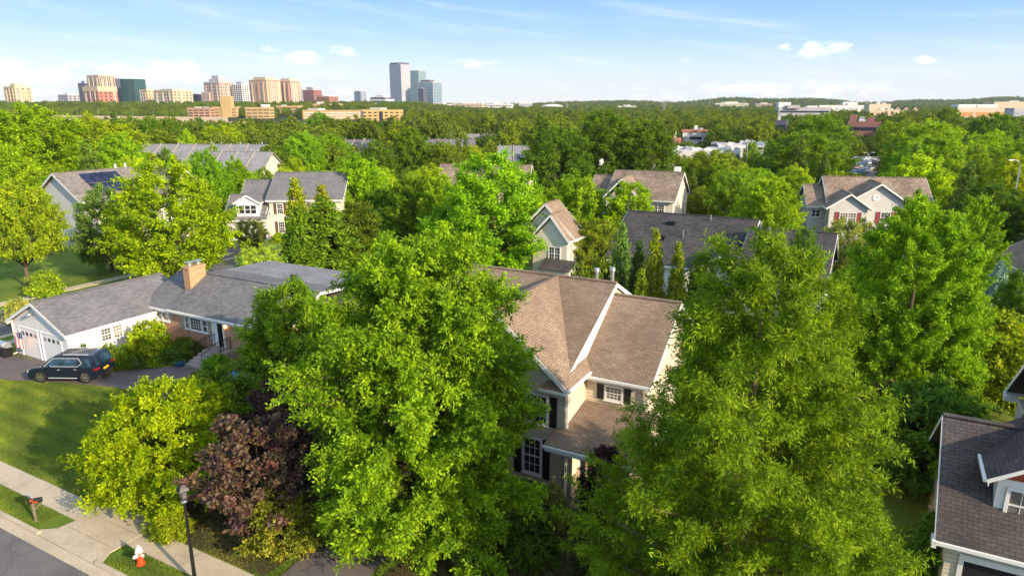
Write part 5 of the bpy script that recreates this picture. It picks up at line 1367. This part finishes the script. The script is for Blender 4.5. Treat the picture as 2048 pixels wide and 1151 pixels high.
near('small_tree', T, 'olive green shrubby tree under the purple smoke bush at the bottom edge', 565, 1050, 975, 68, 24.2, (.135, .130, .030), seed=33,
     z0=.25, prof='dome', nb=130, nt=10, nl=14, L=.13, W=.08, tw=.5, rise=.5, jag=.35, inner=.5, limbs=25, trunk_r=.07)
near('beech_tree', T, 'dense green tree with sunlit top covering the right end of the brick house', 585, 690, 568, 102, 37.5, (.100, .145, .014), seed=41,
     z0=.8, prof='dome', nb=200, nt=24, nl=15, L=.18, W=.09, tw=.8, rise=.3, jag=.25, inner=.5, limbs=30, trunk_r=.2)
near('maple_tree', T, 'dark green layered maple beside the corner house roof', 1850, 890, 772, 118, 29.0, (.055, .105, .022), seed=44,
     z0=.6, prof='dome', nb=200, nt=12, nl=15, L=.19, W=.11, tw=.85, rise=.25, droop=.3, jag=.3, inner=.5, limbs=30, trunk_r=.15)
near('broadleaf_tree', T, 'loose yellow green tree behind the corner house gable', 1975, 740, 628, 92, 37.5, (.14, .175, .012), seed=47,
     z0=.8, prof='round', nb=220, nt=11, nl=14, L=.22, W=.13, tw=.95, rise=.6, jag=.35, inner=.5, limbs=30, trunk_r=.16)
near('purple_plum', T, 'small dark purple leaved tree peeking out between the willow oak and the dark maple', 1775, 850, 772, 55, 31.0, PU, seed=48,
     z0=.5, prof='round', nb=110, nt=9, nl=12, L=.16, W=.1, tw=.6, rise=.5, jag=.3, limbs=20, trunk_r=.09)
near('japanese_maple', T, 'very dark purple weeping maple in front of the tan house porch', 1214, 965, 898, 54, 26.0, (.028, .012, .016), seed=51, z=0,
     z0=.35, prof='dome', nb=150, nt=10, nl=14, L=.12, W=.06, tw=.45, rise=.4, droop=.5, jag=.3, inner=.45, limbs=30, trunk_r=.08)
near('variegated_shrub', 'shrub', 'round pale variegated shrub at the corner of the tan house', 1110, 1005, 972, 26, 25.6, (.16, .16, .085), seed=52,
     z0=.05, prof='dome', nb=110, nt=9, nl=12, L=.08, W=.05, tw=.28, rise=.4, jag=.2, limbs=15, trunk_r=.05)
near('round_shrub', 'shrub', 'large dark clipped round shrub below the tan house', 1060, 1060, 1012, 62, 23.6, (.035, .075, .014), seed=53,
     z0=.03, prof='dome', nb=190, nt=10, nl=14, L=.09, W=.06, tw=.3, rise=.4, jag=.1, limbs=15, trunk_r=.05)
near('low_shrub', 'shrub', 'dark low shrub at the end of the garden path', 1205, 1085, 1055, 52, 22.3, (.03, .035, .018), seed=54,
     z0=.03, prof='dome', nb=120, nt=9, nl=12, L=.1, W=.06, tw=.3, rise=.4, jag=.3, limbs=15, trunk_r=.04)
near('low_shrub', 'shrub', 'yellow green low shrub under the low yellow tree by the lamp post', 340, 1052, 1028, 38, 25.2, (.15, .18, .015), seed=55,
     z0=.03, prof='dome', nb=100, nt=9, nl=12, L=.11, W=.05, tw=.4, rise=.6, jag=.35, limbs=10, trunk_r=.04, twig_up=.6)
near('garden_shrub', 'shrub', 'low green shrub mass at the foot of the willow oak, bottom right', 1880, 1090, 1030, 60, 22.5, (.06, .12, .02), seed=56,
     z0=.05, prof='dome', nb=120, nt=9, nl=13, L=.13, W=.07, tw=.45, rise=.5, jag=.35, limbs=15, trunk_r=.05)
# plants in front of the brick house
S = 'shrub'
put('round_bush', S, 'bright yellow green bush at the inner corner of the garage wing', 298, 676, 646, 38, 46.3, 'bush1', YG)
put('round_bush', S, 'feathery green bush below the garage windows', 218, 705, 690, 20, 43.9, 'bush2', (.10, .14, .03))
put('round_bush', S, 'mid green bush right of the feathery one below the garage wall', 250, 708, 692, 24, 44.3, 'bush2', MG)
put('round_bush', S, 'dark clipped bush left of the front steps', 368, 690, 676, 26, 46.6, 'bush1', DG)
put('round_bush', S, 'dark green low bush between the yellow green bush and the steps', 345, 712, 698, 26, 45.4, 'bush2', (.05, .10, .02))
put('round_bush', S, 'bright small bush under the yellow flowers', 310, 728, 716, 18, 44.7, 'bush2', (.13, .19, .015))
put('flower_clump', 'flowers', 'clump of yellow orange flowers in the bed by the drive', 310, 712, 704, 24, 45.6, 'bush2', (.48, .26, .012))
put('round_bush', S, 'soft grey green bush along the drive edge', 275, 722, 710, 22, 44.4, 'bush2', (.07, .11, .035))
put('round_bush', S, 'green shrub right of the front steps', 432, 727, 712, 26, 43.6, 'bush1', MG)
put('round_bush', S, 'low hedge bush in front of the steps on their right', 415, 745, 735, 22, 42.2, 'bush2', (.06, .11, .02))
put('white_hydrangea', S, 'pale flowering bush left of the garage roof by the side street', 36, 612, 598, 24, 54.5, 'bush1', (.22, .24, .11))
put('round_bush', S, 'small potted shrub against the garage side wall', 168, 700, 690, 9, 44.6, 'bush2', (.06, .10, .03))

# ------------------------------------------------------------------ trees of the middle distance
mid_trees = [
 ('broadleaf_tree', 'large sunny yellow green tree behind the garage wing of the brick house', 340, 455, 326, 110, 67, 'round1', (.135, .195, .009)),
 ('willow_tree', 'grey green soft tree between the solar panel house and the large sunny tree', 212, 460, 374, 54, 73, 'round2', GG),
 ('broadleaf_tree', 'yellow olive tree with bare trunk beside the side street at the left edge', 38, 465, 362, 78, 66, 'street1', (.135, .180, .016)),
 ('round_bush', 'green bush with orange ground cover right of the left edge tree trunk', 88, 558, 545, 28, 63, 'bush1', (.12, .16, .02)),
 ('maple_tree', 'huge bright green maple filling the far left below the skyline', 62, 300, 212, 112, 112, 'dome1', (.075, .175, .008)),
 ('broadleaf_tree', 'yellow green tree right of the huge left maple', 205, 305, 243, 78, 128, 'round3', (.15, .185, .012)),
 ('broadleaf_tree', 'small bright crown sticking up behind the left yellow green tree', 180, 245, 229, 30, 190, 'round1', YG),
 ('broadleaf_tree', 'dark green rounded tree of the left hedge row, first from the left', 262, 258, 234, 28, 178, 'dome1', DG),
 ('broadleaf_tree', 'dark green rounded tree in the middle of the left hedge row', 300, 262, 237, 32, 174, 'dome1', DG),
 ('broadleaf_tree', 'dark green tree at the right end of the left hedge row', 336, 264, 240, 28, 176, 'round1', DG),
 ('pine_tree', 'dark narrow pine standing above the left hedge row', 402, 258, 236, 12, 230, 'cone1', (.03, .06, .016)),
 ('pine_tree', 'dark pine between the sound wall and left yellow green tree', 228, 240, 222, 16, 240, 'cone1', (.03, .06, .016)),
 ('broadleaf_tree', 'small yellow tree in front of the long townhouse row', 376, 278, 264, 22, 158, 'round1', YG),
 ('broadleaf_tree', 'yellow green tree above the right part of the long townhouse row', 445, 272, 252, 40, 172, 'round3', YG),
 ('broadleaf_tree', 'tiny bright tree poking through the long townhouse roof line', 426, 298, 292, 16, 141, 'round1', MG),
 ('broadleaf_tree', 'dark round tree before the left end of the long townhouse row', 334, 318, 300, 26, 122, 'round1', DG),
 ('maple_tree', 'deep green tree between the large sunny tree and the dormer house', 412, 360, 305, 50, 98, 'round2', (.06, .135, .010)),
 ('broadleaf_tree', 'mid green tree behind the left end of the dormer house roof', 470, 345, 318, 30, 112, 'pear1', MG),
 ('broadleaf_tree', 'light yellow green tree behind the dormer house ridge', 590, 335, 318, 32, 116, 'pear2', (.14, .19, .014)),
 ('broadleaf_tree', 'bright tree just right of the dormer house roof', 722, 375, 314, 52, 99, 'pear1', (.10, .18, .010)),
 ('broadleaf_tree', 'dark tree behind the dormer house, left of the light one', 545, 310, 292, 46, 138, 'round1', (.06, .115, .012)),
 ('broadleaf_tree', 'prominent bright crown in front of the long tan office range', 640, 244, 226, 29, 330, 'round1', (.06, .14, .01)),
 ('broadleaf_tree', 'yellow green crown left of the prominent bright crown', 560, 268, 250, 36, 250, 'round3', YG),
 ('broadleaf_tree', 'mid green tree below the prominent bright crown', 660, 292, 270, 45, 165, 'round2', MG),
 ('broadleaf_tree', 'yellow tinted tree above the left townhouse roof end', 500, 285, 268, 40, 185, 'round3', (.13, .17, .012)),
 ('broadleaf_tree', 'dark tree left of the tall dark central tree', 752, 305, 283, 40, 140, 'round2', DG),
 ('broadleaf_tree', 'tall dark tree in the middle beyond the houses', 822, 300, 258, 46, 150, 'round2', (.05, .10, .012)),
 ('broadleaf_tree', 'olive tree right behind the tall dark central tree', 890, 300, 285, 40, 148, 'dome1', (.10, .125, .02)),
 ('broadleaf_tree', 'small bright tree above the grey townhouse roof in the centre', 905, 262, 250, 26, 255, 'round1', YG),
 ('broadleaf_tree', 'tall round bright tree behind the tan house, left of centre gable', 985, 430, 310, 118, 70, 'round2', (.105, .165, .010)),
 ('broadleaf_tree', 'mid green tree between the conifer group and the tall round tree', 832, 425, 350, 52, 88, 'pear2', (.075, .150, .012)),
 ('broadleaf_tree', 'dark shaded tree in the gap right of the conifer group', 766, 420, 378, 40, 94, 'round1', (.045, .10, .012)),
 ('broadleaf_tree', 'lower yellow green tree left of the tall round tree', 880, 400, 350, 40, 84, 'pear1', (.12, .175, .012)),
 ('oak_tree', 'big dark green oak, left crown of the dark trio in the centre', 1112, 330, 256, 78, 118, 'dome1', (.036, .082, .012)),
 ('oak_tree', 'big dark green oak, tallest middle crown of the dark trio', 1208, 310, 226, 78, 124, 'round2', (.040, .088, .012)),
 ('oak_tree', 'big dark green oak, right crown of the dark trio', 1300, 320, 246, 64, 120, 'round2', (.040, .09, .012)),
 ('pear_tree', 'bright round pear tree left of the pale gable house', 1152, 405, 350, 60, 84, 'pear1', (.10, .175, .012)),
 ('pear_tree', 'bright round pear tree covering the front of the pale gable house', 1260, 410, 365, 55, 82, 'pear2', (.125, .185, .012)),
 ('broadleaf_tree', 'yellow brown tinted tree in front of the white shops', 1425, 340, 302, 52, 122, 'round3', (.12, .145, .018)),
 ('broadleaf_tree', 'slim bright tree beside the tall thin lamp post', 1502, 300, 283, 16, 165, 'pear1', (.12, .17, .015)),
 ('pear_tree', 'bright yellow green tree behind the right end of the charcoal roof', 1540, 410, 354, 58, 86, 'pear1', (.135, .195, .012)),
 ('broadleaf_tree', 'mid green tree between the pale gable house and the bright yellow green tree', 1462, 390, 345, 44, 96, 'round3', (.09, .145, .016)),
 ('broadleaf_tree', 'dense dark green tree with rounded top left of the rose brick office', 1640, 262, 230, 66, 172, 'dome1', (.06, .125, .014)),
 ('broadleaf_tree', 'broad tree above the red shutter house, left of the car park gap', 1606, 320, 268, 82, 142, 'round1', (.075, .140, .012)),
 ('broadleaf_tree', 'olive tree standing right of the rose brick office', 1800, 270, 243, 42, 200, 'round3', (.12, .155, .014)),
 ('broadleaf_tree', 'large yellow green tree right of the car park gap', 1862, 310, 246, 78, 138, 'round1', (.13, .180, .012)),
 ('broadleaf_tree', 'dark tree with visible forked trunk near the right edge', 1985, 270, 228, 62, 165, 'dome1', (.05, .10, .014)),
 ('broadleaf_tree', 'mid green crown in front of the orange school block', 1898, 236, 216, 32, 300, 'round2', (.06, .115, .018)),
 ('broadleaf_tree', 'sunny tree low behind the red shutter house on its right', 1832, 330, 290, 52, 118, 'round2', (.105, .16, .013)),
 ('broadleaf_tree', 'yellow green tree by the curved street light at the right edge', 1985, 345, 285, 72, 120, 'round3', (.125, .175, .013)),
 ('conifer', 'dark feathery conifer between the red shutter house and right edge', 1935, 360, 325, 34, 92, 'cone1', (.06, .095, .03)),
 ('broadleaf_tree', 'shaded dark tree right of the red shutter house', 1985, 420, 368, 60, 82, 'round1', (.04, .08, .014)),
 ('pear_tree', 'bright tree behind the egg shaped tree, on its right', 1950, 470, 396, 58, 56, 'pear2', (.105, .180, .012)),
 ('pear_tree', 'darker bright topped tree directly behind the egg shaped tree', 1835, 440, 390, 50, 64, 'pear1', (.075, .15, .012)),
 ('crape_myrtle', 'pale speckled tree in front of the red shutter house', 1700, 475, 440, 48, 66, 'round3', (.15, .175, .06)),
 ('blue_spruce', 'blue grey spruce near the right edge', 1993, 580, 524, 32, 50, 'cone1', BL),
 ('broadleaf_tree', 'dark green tree at the right edge below the blue spruce', 2032, 620, 545, 48, 44, 'round1', (.05, .105, .014)),
 ('conifer', 'tallest sunlit spire of the conifer group beside the dormer house', 596, 440, 360, 32, 73, 'arb1', (.12, .135, .012)),
 ('conifer', 'second sunlit spire of the conifer group, in front of the dormer house roof', 648, 440, 372, 30, 75, 'arb1', (.115, .13, .012)),
 ('conifer', 'broad dark green conifer at the front of the conifer group', 650, 480, 398, 76, 69, 'cone1', (.06, .11, .012)),
 ('conifer', 'dark conifer at the left front of the conifer group', 602, 490, 415, 50, 68, 'cone1', (.065, .11, .012)),
 ('broadleaf_tree', 'rounded olive green tree at the right side of the conifer group', 715, 470, 405, 54, 72, 'pear2', (.065, .10, .016)),
 ('round_bush', 'dark round bush on the lawn right of the conifer group', 762, 440, 420, 18, 88, 'bush1', DG),
 ('olive_bush', 'olive brown tree right of the cream gable house', 1185, 490, 440, 46, 67, 'round3', (.11, .125, .018)),
 ('arborvitae', 'grey green loose evergreen left of the evergreen screen behind the tan house', 1243, 510, 450, 26, 52, 'arb1', (.085, .135, .045)),
 ('arborvitae', 'dark evergreen second in the screen behind the tan house', 1277, 530, 485, 24, 50, 'arb1', (.035, .07, .016)),
 ('arborvitae', 'sunlit yellow green evergreen, tallest in the middle of the screen', 1309, 520, 462, 26, 48.5, 'arb1', (.12, .145, .014)),
 ('arborvitae', 'sunlit evergreen at the right of the screen, before the charcoal roof', 1356, 530, 488, 24, 47.5, 'arb1', (.11, .14, .014)),
 ('arborvitae', 'short evergreen low in front of the screen', 1282, 560, 540, 22, 46, 'arb1', (.10, .13, .016)),
 ('round_bush', 'bushy evergreen mass at the left foot of the screen', 1205, 540, 520, 34, 50, 'bush1', (.08, .11, .018)),
 ('evergreen_bush', 'dark evergreen beside the front gable of the charcoal roofed house', 1405, 560, 530, 34, 49, 'bush1', (.04, .075, .018)),
 ('hydrangea_tree', 'pale yellow flowering shrub tree left of the conifer group', 518, 520, 493, 42, 64, 'round3', (.19, .22, .05)),
 ('small_tree', 'pale twiggy small tree before the dormer house garage', 500, 460, 440, 30, 82, 'round3', (.11, .13, .05)),
 ('round_bush', 'low green bush at the front corner of the dormer house', 558, 472, 466, 14, 90, 'bush1', YG),
 ('broadleaf_tree', 'thin grey green tree behind the willow oak top', 1605, 520, 460, 30, 48, 'round3', (.075, .12, .03)),
 ('broadleaf_tree', 'shaded tree in the gap between the tan house and the egg shaped tree', 1700, 620, 540, 44, 42, 'round2', (.06, .115, .018)),
 ('broadleaf_tree', 'shadowed tree between the egg shaped tree and the corner house', 1890, 800, 720, 70, 34.5, 'round2', (.085, .14, .014)),
 ('round_bush', 'shaded garden bush behind the tan house chimney vents', 1160, 560, 540, 30, 47, 'bush1', (.085, .11, .02)),
]
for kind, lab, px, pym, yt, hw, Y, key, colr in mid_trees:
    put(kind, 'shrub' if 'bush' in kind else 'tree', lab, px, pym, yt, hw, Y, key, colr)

# ------------------------------------------------------------------ wooded belt: single trees, then the far canopy
excl = []                          # footprints that stay free of trees
for o in list(COL.objects):
    if o.parent is None and o.get('category') in ('house', 'townhouses', 'building', 'shop'):
        bb = [q for ch in o.children for q in ch.bound_box]
        xs = [q[0] for q in bb]; ys = [q[1] for q in bb]
        m = Matrix.Rotation(o.rotation_euler[2], 4, 'Z')
        excl.append((o.location.x, o.location.y, o.rotation_euler[2], min(xs), max(xs), min(ys), max(ys)))
def blocked(x, y, mrg):
    for ox, oy, a, x0, x1, y0, y1 in excl:
        dx, dy = x - ox, y - oy; c, s = math.cos(-a), math.sin(-a)
        lx, ly = dx * c - dy * s, dx * s + dy * c
        if x0 - mrg < lx < x1 + mrg and y0 - mrg < ly < y1 + mrg: return True
    return False
def frustum_px(x, y, z):
    zc = y * CP - (z - CAM_H) * SP; return 1024 + FPX * x / zc, 575.5 - FPX * (y * SP + (z - CAM_H) * CP) / zc
# sight lines kept open: (pixel x0, x1, pixel row that must stay visible, distance of the thing)
keep = [(1700, 1770, 272, 345), (1552, 1578, 262, 360), (1690, 1768, 346, 250), (1345, 1530, 312, 205), (288, 545, 297, 150), (412, 545, 309, 132), (690, 748, 286, 205), (852, 952, 287, 210), (998, 1056, 298, 165),
        (930, 992, 274, 290), (374, 604, 243, 840), (605, 803, 244, 800), (85, 612, 244, 700), (1559, 1735, 230, 640), (1738, 1798, 230, 700), (1915, 2060, 236, 560), (1335, 1420, 285, 330), (1785, 1840, 222, 800),
        (1075, 1155, 440, 66), (1030, 1340, 350, 150), (1470, 1510, 330, 160), (1325, 1333, 222, 900)]
def hides(px, py_top, hwpx, Y):
    for a, b, row_, D in keep:
        if Y < D and a - hwpx * .8 < px < b + hwpx * .8 and py_top < row_: return True
    return False
FR = random.Random(5)
spots = []; n_try = 0
taken = [(o.location.x, o.location.y, 4.0) for o in COL.objects if o.get('category') == 'tree' and o.location.y > 60]
cells = {}
def free(x, y, r):
    k = (int(x // 14), int(y // 14))
    for i in (-1, 0, 1):
        for j in (-1, 0, 1):
            for (a, b, c) in cells.get((k[0] + i, k[1] + j), ()):
                if (a - x) ** 2 + (b - y) ** 2 < ((r + c) * .72) ** 2: return False
    return True
def add(x, y, r): cells.setdefault((int(x // 14), int(y // 14)), []).append((x, y, r))
for a in taken: add(*a)
cand = []
for i in range(60000):
    y = 96 + 384 * FR.random() ** 1.0; x = (FR.random() - .5) * 1.62 * y
    h = FR.uniform(7.5, 13.0); r = h * FR.uniform(.34, .46)
    if not free(x, y, r) or blocked(x, y, r * .6): continue
    px, py = frustum_px(x, y, h)
    if hides(px, py, r / y * FPX, y): 
        h *= .55; r *= .7; px, py = frustum_px(x, y, h)
        if hides(px, py, r / y * FPX, y): continue
    if 70 < x < 150 and 170 < y < 252: continue
    if y < 150 and 300 < px < 1340 and py < 330 : continue
    add(x, y, r); cand.append((x, y, h, r))
cand.sort(key=lambda q: q[1])
belt = [(-2, .80, 'left'), (.80, 9, 'right')]
keys = ['round1', 'round2', 'round3', 'dome1', 'round2', 'pear1', 'cone1']
for (x, y, h, r) in cand[:235]:
    key = FR.choice(keys); (c, tm), h0, r0 = PR[key]
    col = FR.choice([YG, MG, MG, (.11, .165, .012), (.07, .13, .012), DG, OL, (.13, .175, .012)])
    if key == 'cone1': col = (.04, .075, .018); r *= .6
    side = 'left of' if x < -30 else ('right of' if x > 55 else 'around')
    zone = 'nearer' if y < 190 else 'farther'
    kind = 'dark conifer' if key == 'cone1' else ('yellow green broadleaf tree' if col in (YG, (.13, .175, .012), (.11, .165, .012)) else 'mid to dark green broadleaf tree')
    lab = f'{kind} in the {zone} wooded belt, {side} the picture centre'
    root = c_ = link('belt_tree', c); c_.color = (*[q * LK * 1.35 for q in (max(col[0], col[1] * .58), col[1], col[2] * .5)], 1); c_.location = (x, y, float(ter(x, y))); c_.rotation_euler = (0, 0, FR.uniform(0, 6.28)); c_.scale = (r / r0, r / r0, h / h0)
    t = link('trunk', tm, c_)
    tag(c_, lab, 'tree', f'{kind}s, {zone} {side}')

# far canopy as one body of woodland
def far_src(key, seed, H, R_, prof, **k):
    c, mb = crown_mesh('far_crown_' + key, seed, H, R_, z0=.4, prof=prof, nb=110, nt=11, nl=6, L=.55, W=.38, tw=1.3, jag=.32, inner=.55, **k)
    c.materials.clear(); c.materials.append(M['leaf_far']); return bpy.data.objects.new('far_crown_' + key, c)
m, nt_, b_, o_ = new_mat('far leaves'); M['leaf_far'] = m
oi = nd(nt_, 'ObjectInfo'); at = nd(nt_, 'Attribute', attribute_name='tone')
rc = ramp(nt_, oi.outputs['Random'], [(0, (.10, .16, .022)), (.3, (.14, .21, .02)), (.55, (.18, .26, .02)), (.8, (.25, .31, .022)), (1, (.14, .20, .035))])
kk = ramp(nt_, at.outputs['Fac'], [(0, (.6, .65, .7)), (.5, (1, 1, 1)), (1, (1.0, 1.0, .8))])
nt_.links.new(mul(nt_, rc, kk), b_.inputs['Base Color']); b_.inputs['Roughness'].default_value = .7; b_.inputs['Specular IOR Level'].default_value = .1
tr_ = nd(nt_, 'BsdfTranslucent'); nt_.links.new(mul(nt_, rc, (1.3, 1.2, .5)), tr_.inputs['Color']); mx_ = nd(nt_, 'MixShader'); mx_.inputs[0].default_value = .3
nt_.links.new(b_.outputs[0], mx_.inputs[1]); nt_.links.new(tr_.outputs[0], mx_.inputs[2]); nt_.links.new(mx_.outputs[0], o_.inputs[0])
srcs = [far_src('a', 71, 11, 5.2, 'round'), far_src('b', 72, 12, 5.0, 'oval'), far_src('c', 73, 10, 5.6, 'dome')]
pts = [(x, y, float(ter(x, y)), h / 11) for (x, y, h, r) in cand[235:]]
for i in range(5200):               # the same wood carries on to either side
    y = math.sqrt(FR.uniform(60 ** 2, 480 ** 2)); x = FR.choice((-1, 1)) * FR.uniform(.86, 1.7) * y; h = FR.uniform(7.5, 13)
    if free(x, y, 4.2) and not blocked(x, y, 3) and not (x < 0 and y < 78): add(x, y, 4.2); pts.append((x, y, 0.0, h / 11))
g = np.random.default_rng(9)
def scatter(y0, y1, sp):
    A = 1.15 * (y1 ** 2 - y0 ** 2); n = int(A / sp ** 2)
    yy = np.sqrt(g.uniform(y0 ** 2, y1 ** 2, n)); xx = g.uniform(-1.15, 1.15, n) * yy
    return xx, yy
for y0, y1, sp in ((480, 700, 9.5), (700, 1000, 12), (1000, 1500, 15), (1500, 2300, 20), (2300, 3400, 26)):
    xx, yy = scatter(y0, y1, sp); zz = ter(xx, yy); hh = g.uniform(.65, 1.15, len(xx)) * (1.0 if y1 < 1600 else 1.25)
    for x, y, z, s in zip(xx, yy, zz, hh):
        h = 11 * s; px, py = frustum_px(x, y, z + h)
        if hides(px, py, 5 / y * FPX, y): continue
        if y < 1500 and blocked(x, y, 3): continue
        pts.append((x, y, z, s))
me = bpy.data.meshes.new('far_woodland'); me.from_pydata([p[:3] for p in pts], [], [])
a = me.attributes.new('scl', 'FLOAT', 'POINT'); a.data.foreach_set('value', np.array([p[3] for p in pts], dtype=np.float32))
fw = tag(link('far_woodland', me), 'dense belt of mixed trees from beyond the shops to the ridge under the skyline', 'woodland', kind='stuff')
ng = bpy.data.node_groups.new('woodland', 'GeometryNodeTree')
ng.interface.new_socket('Geometry', in_out='INPUT', socket_type='NodeSocketGeometry'); ng.interface.new_socket('Geometry', in_out='OUTPUT', socket_type='NodeSocketGeometry')
gi = ng.nodes.new('NodeGroupInput'); go = ng.nodes.new('NodeGroupOutput')
iop = ng.nodes.new('GeometryNodeInstanceOnPoints'); g2i = ng.nodes.new('GeometryNodeGeometryToInstance')
for s in srcs:
    ob = ng.nodes.new('GeometryNodeObjectInfo'); ob.inputs['Object'].default_value = s; ob.inputs['As Instance'].default_value = True
    ng.links.new(ob.outputs['Geometry'], g2i.inputs[0])
ng.links.new(gi.outputs[0], iop.inputs['Points']); ng.links.new(g2i.outputs[0], iop.inputs['Instance']); iop.inputs['Pick Instance'].default_value = True
ri = ng.nodes.new('FunctionNodeRandomValue'); ri.data_type = 'INT'; ri.inputs[4].default_value = 0; ri.inputs[5].default_value = 2; ng.links.new(ri.outputs[2], iop.inputs['Instance Index'])
rv = ng.nodes.new('FunctionNodeRandomValue'); rv.data_type = 'FLOAT_VECTOR'; rv.inputs[1].default_value = (0, 0, 6.28); ng.links.new(rv.outputs[0], iop.inputs['Rotation'])
na = ng.nodes.new('GeometryNodeInputNamedAttribute'); na.data_type = 'FLOAT'; na.inputs[0].default_value = 'scl'; ng.links.new(na.outputs[0], iop.inputs['Scale'])
ng.links.new(iop.outputs[0], go.inputs[0])
md = fw.modifiers.new('woodland', 'NODES'); md.node_group = ng

# ------------------------------------------------------------------ grass blades on the near lawns
def grass(uvpoly_test, u0, u1, v0, v1, n, seed, col):
    g = np.random.default_rng(seed); u = g.uniform(u0, u1, n); v = g.uniform(v0, v1, n)
    k = uvpoly_test(u, v); u, v = u[k], v[k]; n = len(u)
    x = u * CA + v * SA; y = -u * SA + v * CA
    a = g.uniform(0, 6.28, n); hh = g.uniform(.03, .085, n); w = g.uniform(.008, .018, n); ln = g.normal(0, .03, (n, 2))
    dx, dy = np.cos(a) * w, np.sin(a) * w
    co = np.zeros((n, 4, 3)); co[:, 0] = np.stack([x - dx, y - dy, np.full(n, .0)], 1); co[:, 1] = np.stack([x + dx, y + dy, np.full(n, .0)], 1)
    co[:, 2] = np.stack([x + ln[:, 0] + dx * .2, y + ln[:, 1] + dy * .2, hh], 1); co[:, 3] = np.stack([x + ln[:, 0] - dx * .2, y + ln[:, 1] - dy * .2, hh], 1)
    return co
def drive_clear(u, v):
    ok = (v > 15.12) | ((v > 12.74) & (v < 13.93))
    ok &= ~((u > -30.3) & (u < -25.2) & (v < 17.5))
    pl_ = np.array(dl); d = np.full(len(u), 99.)
    for p, q in zip(pl_, pl_[1:]):
        e = q - p; t = np.clip(((u - p[0]) * e[0] + (v - p[1]) * e[1]) / (e @ e), 0, 1); d = np.minimum(d, np.hypot(u - p[0] - t * e[0], v - p[1] - t * e[1]))
    return ok & (d > 1.7) & ~((v > 24) & (u < -39)) & ~((u > -18.4) & (u < -15.2))
c1 = grass(drive_clear, -56, -8, 12.7, 25.5, 420000, 4, None)
gx, gy = c1[:, 0, 0], c1[:, 0, 1]
gt = .42 + .2 * np.sin(gx * .9 + 1.3 * np.sin(gy * .7)) * np.sin(gy * 1.1 + .8 * np.sin(gx * .5)) + .13 * np.sin(gx * 2.7 + gy * 1.9) + .12 * np.sin((gx * SA + gy * CA) * 5.5) + .4 * (np.random.default_rng(3).random(len(c1)) - .5)
gm = fast_mesh('grass', c1.reshape(-1, 3), np.arange(len(c1) * 4).reshape(-1, 4), np.clip(gt, 0, 1), M['leaf'])
go_ = tag(link('grass', gm), 'short mown grass of the front lawn and kerb verges', 'grass', kind='stuff'); go_.color = (.165, .215, .035, 1)

# ------------------------------------------------------------------ air
HZ = True
if HZ:
    mb = MB(); mb.box(-4500, 4500, -30, 5200, -14, 190)
    hm = bpy.data.materials.new('haze'); hm.use_nodes = True; n_ = hm.node_tree; n_.nodes.clear()
    ho = n_.nodes.new('ShaderNodeOutputMaterial'); pv = n_.nodes.new('ShaderNodeVolumePrincipled')
    pv.inputs['Color'].default_value = (.80, .90, 1.0, 1); pv.inputs['Density'].default_value = .00006; pv.inputs['Anisotropy'].default_value = .2
    n_.links.new(pv.outputs[0], ho.inputs['Volume'])
    tag(mb.build('haze', hm), 'thin pale blue summer haze lying over the far trees and skyline', 'haze', kind='stuff')

for o in COL.objects:
    if o.parent is None and o.get('label') and not (4 <= len(o['label'].split()) <= 16): print('LABEL LENGTH', len(o['label'].split()), o['label'])
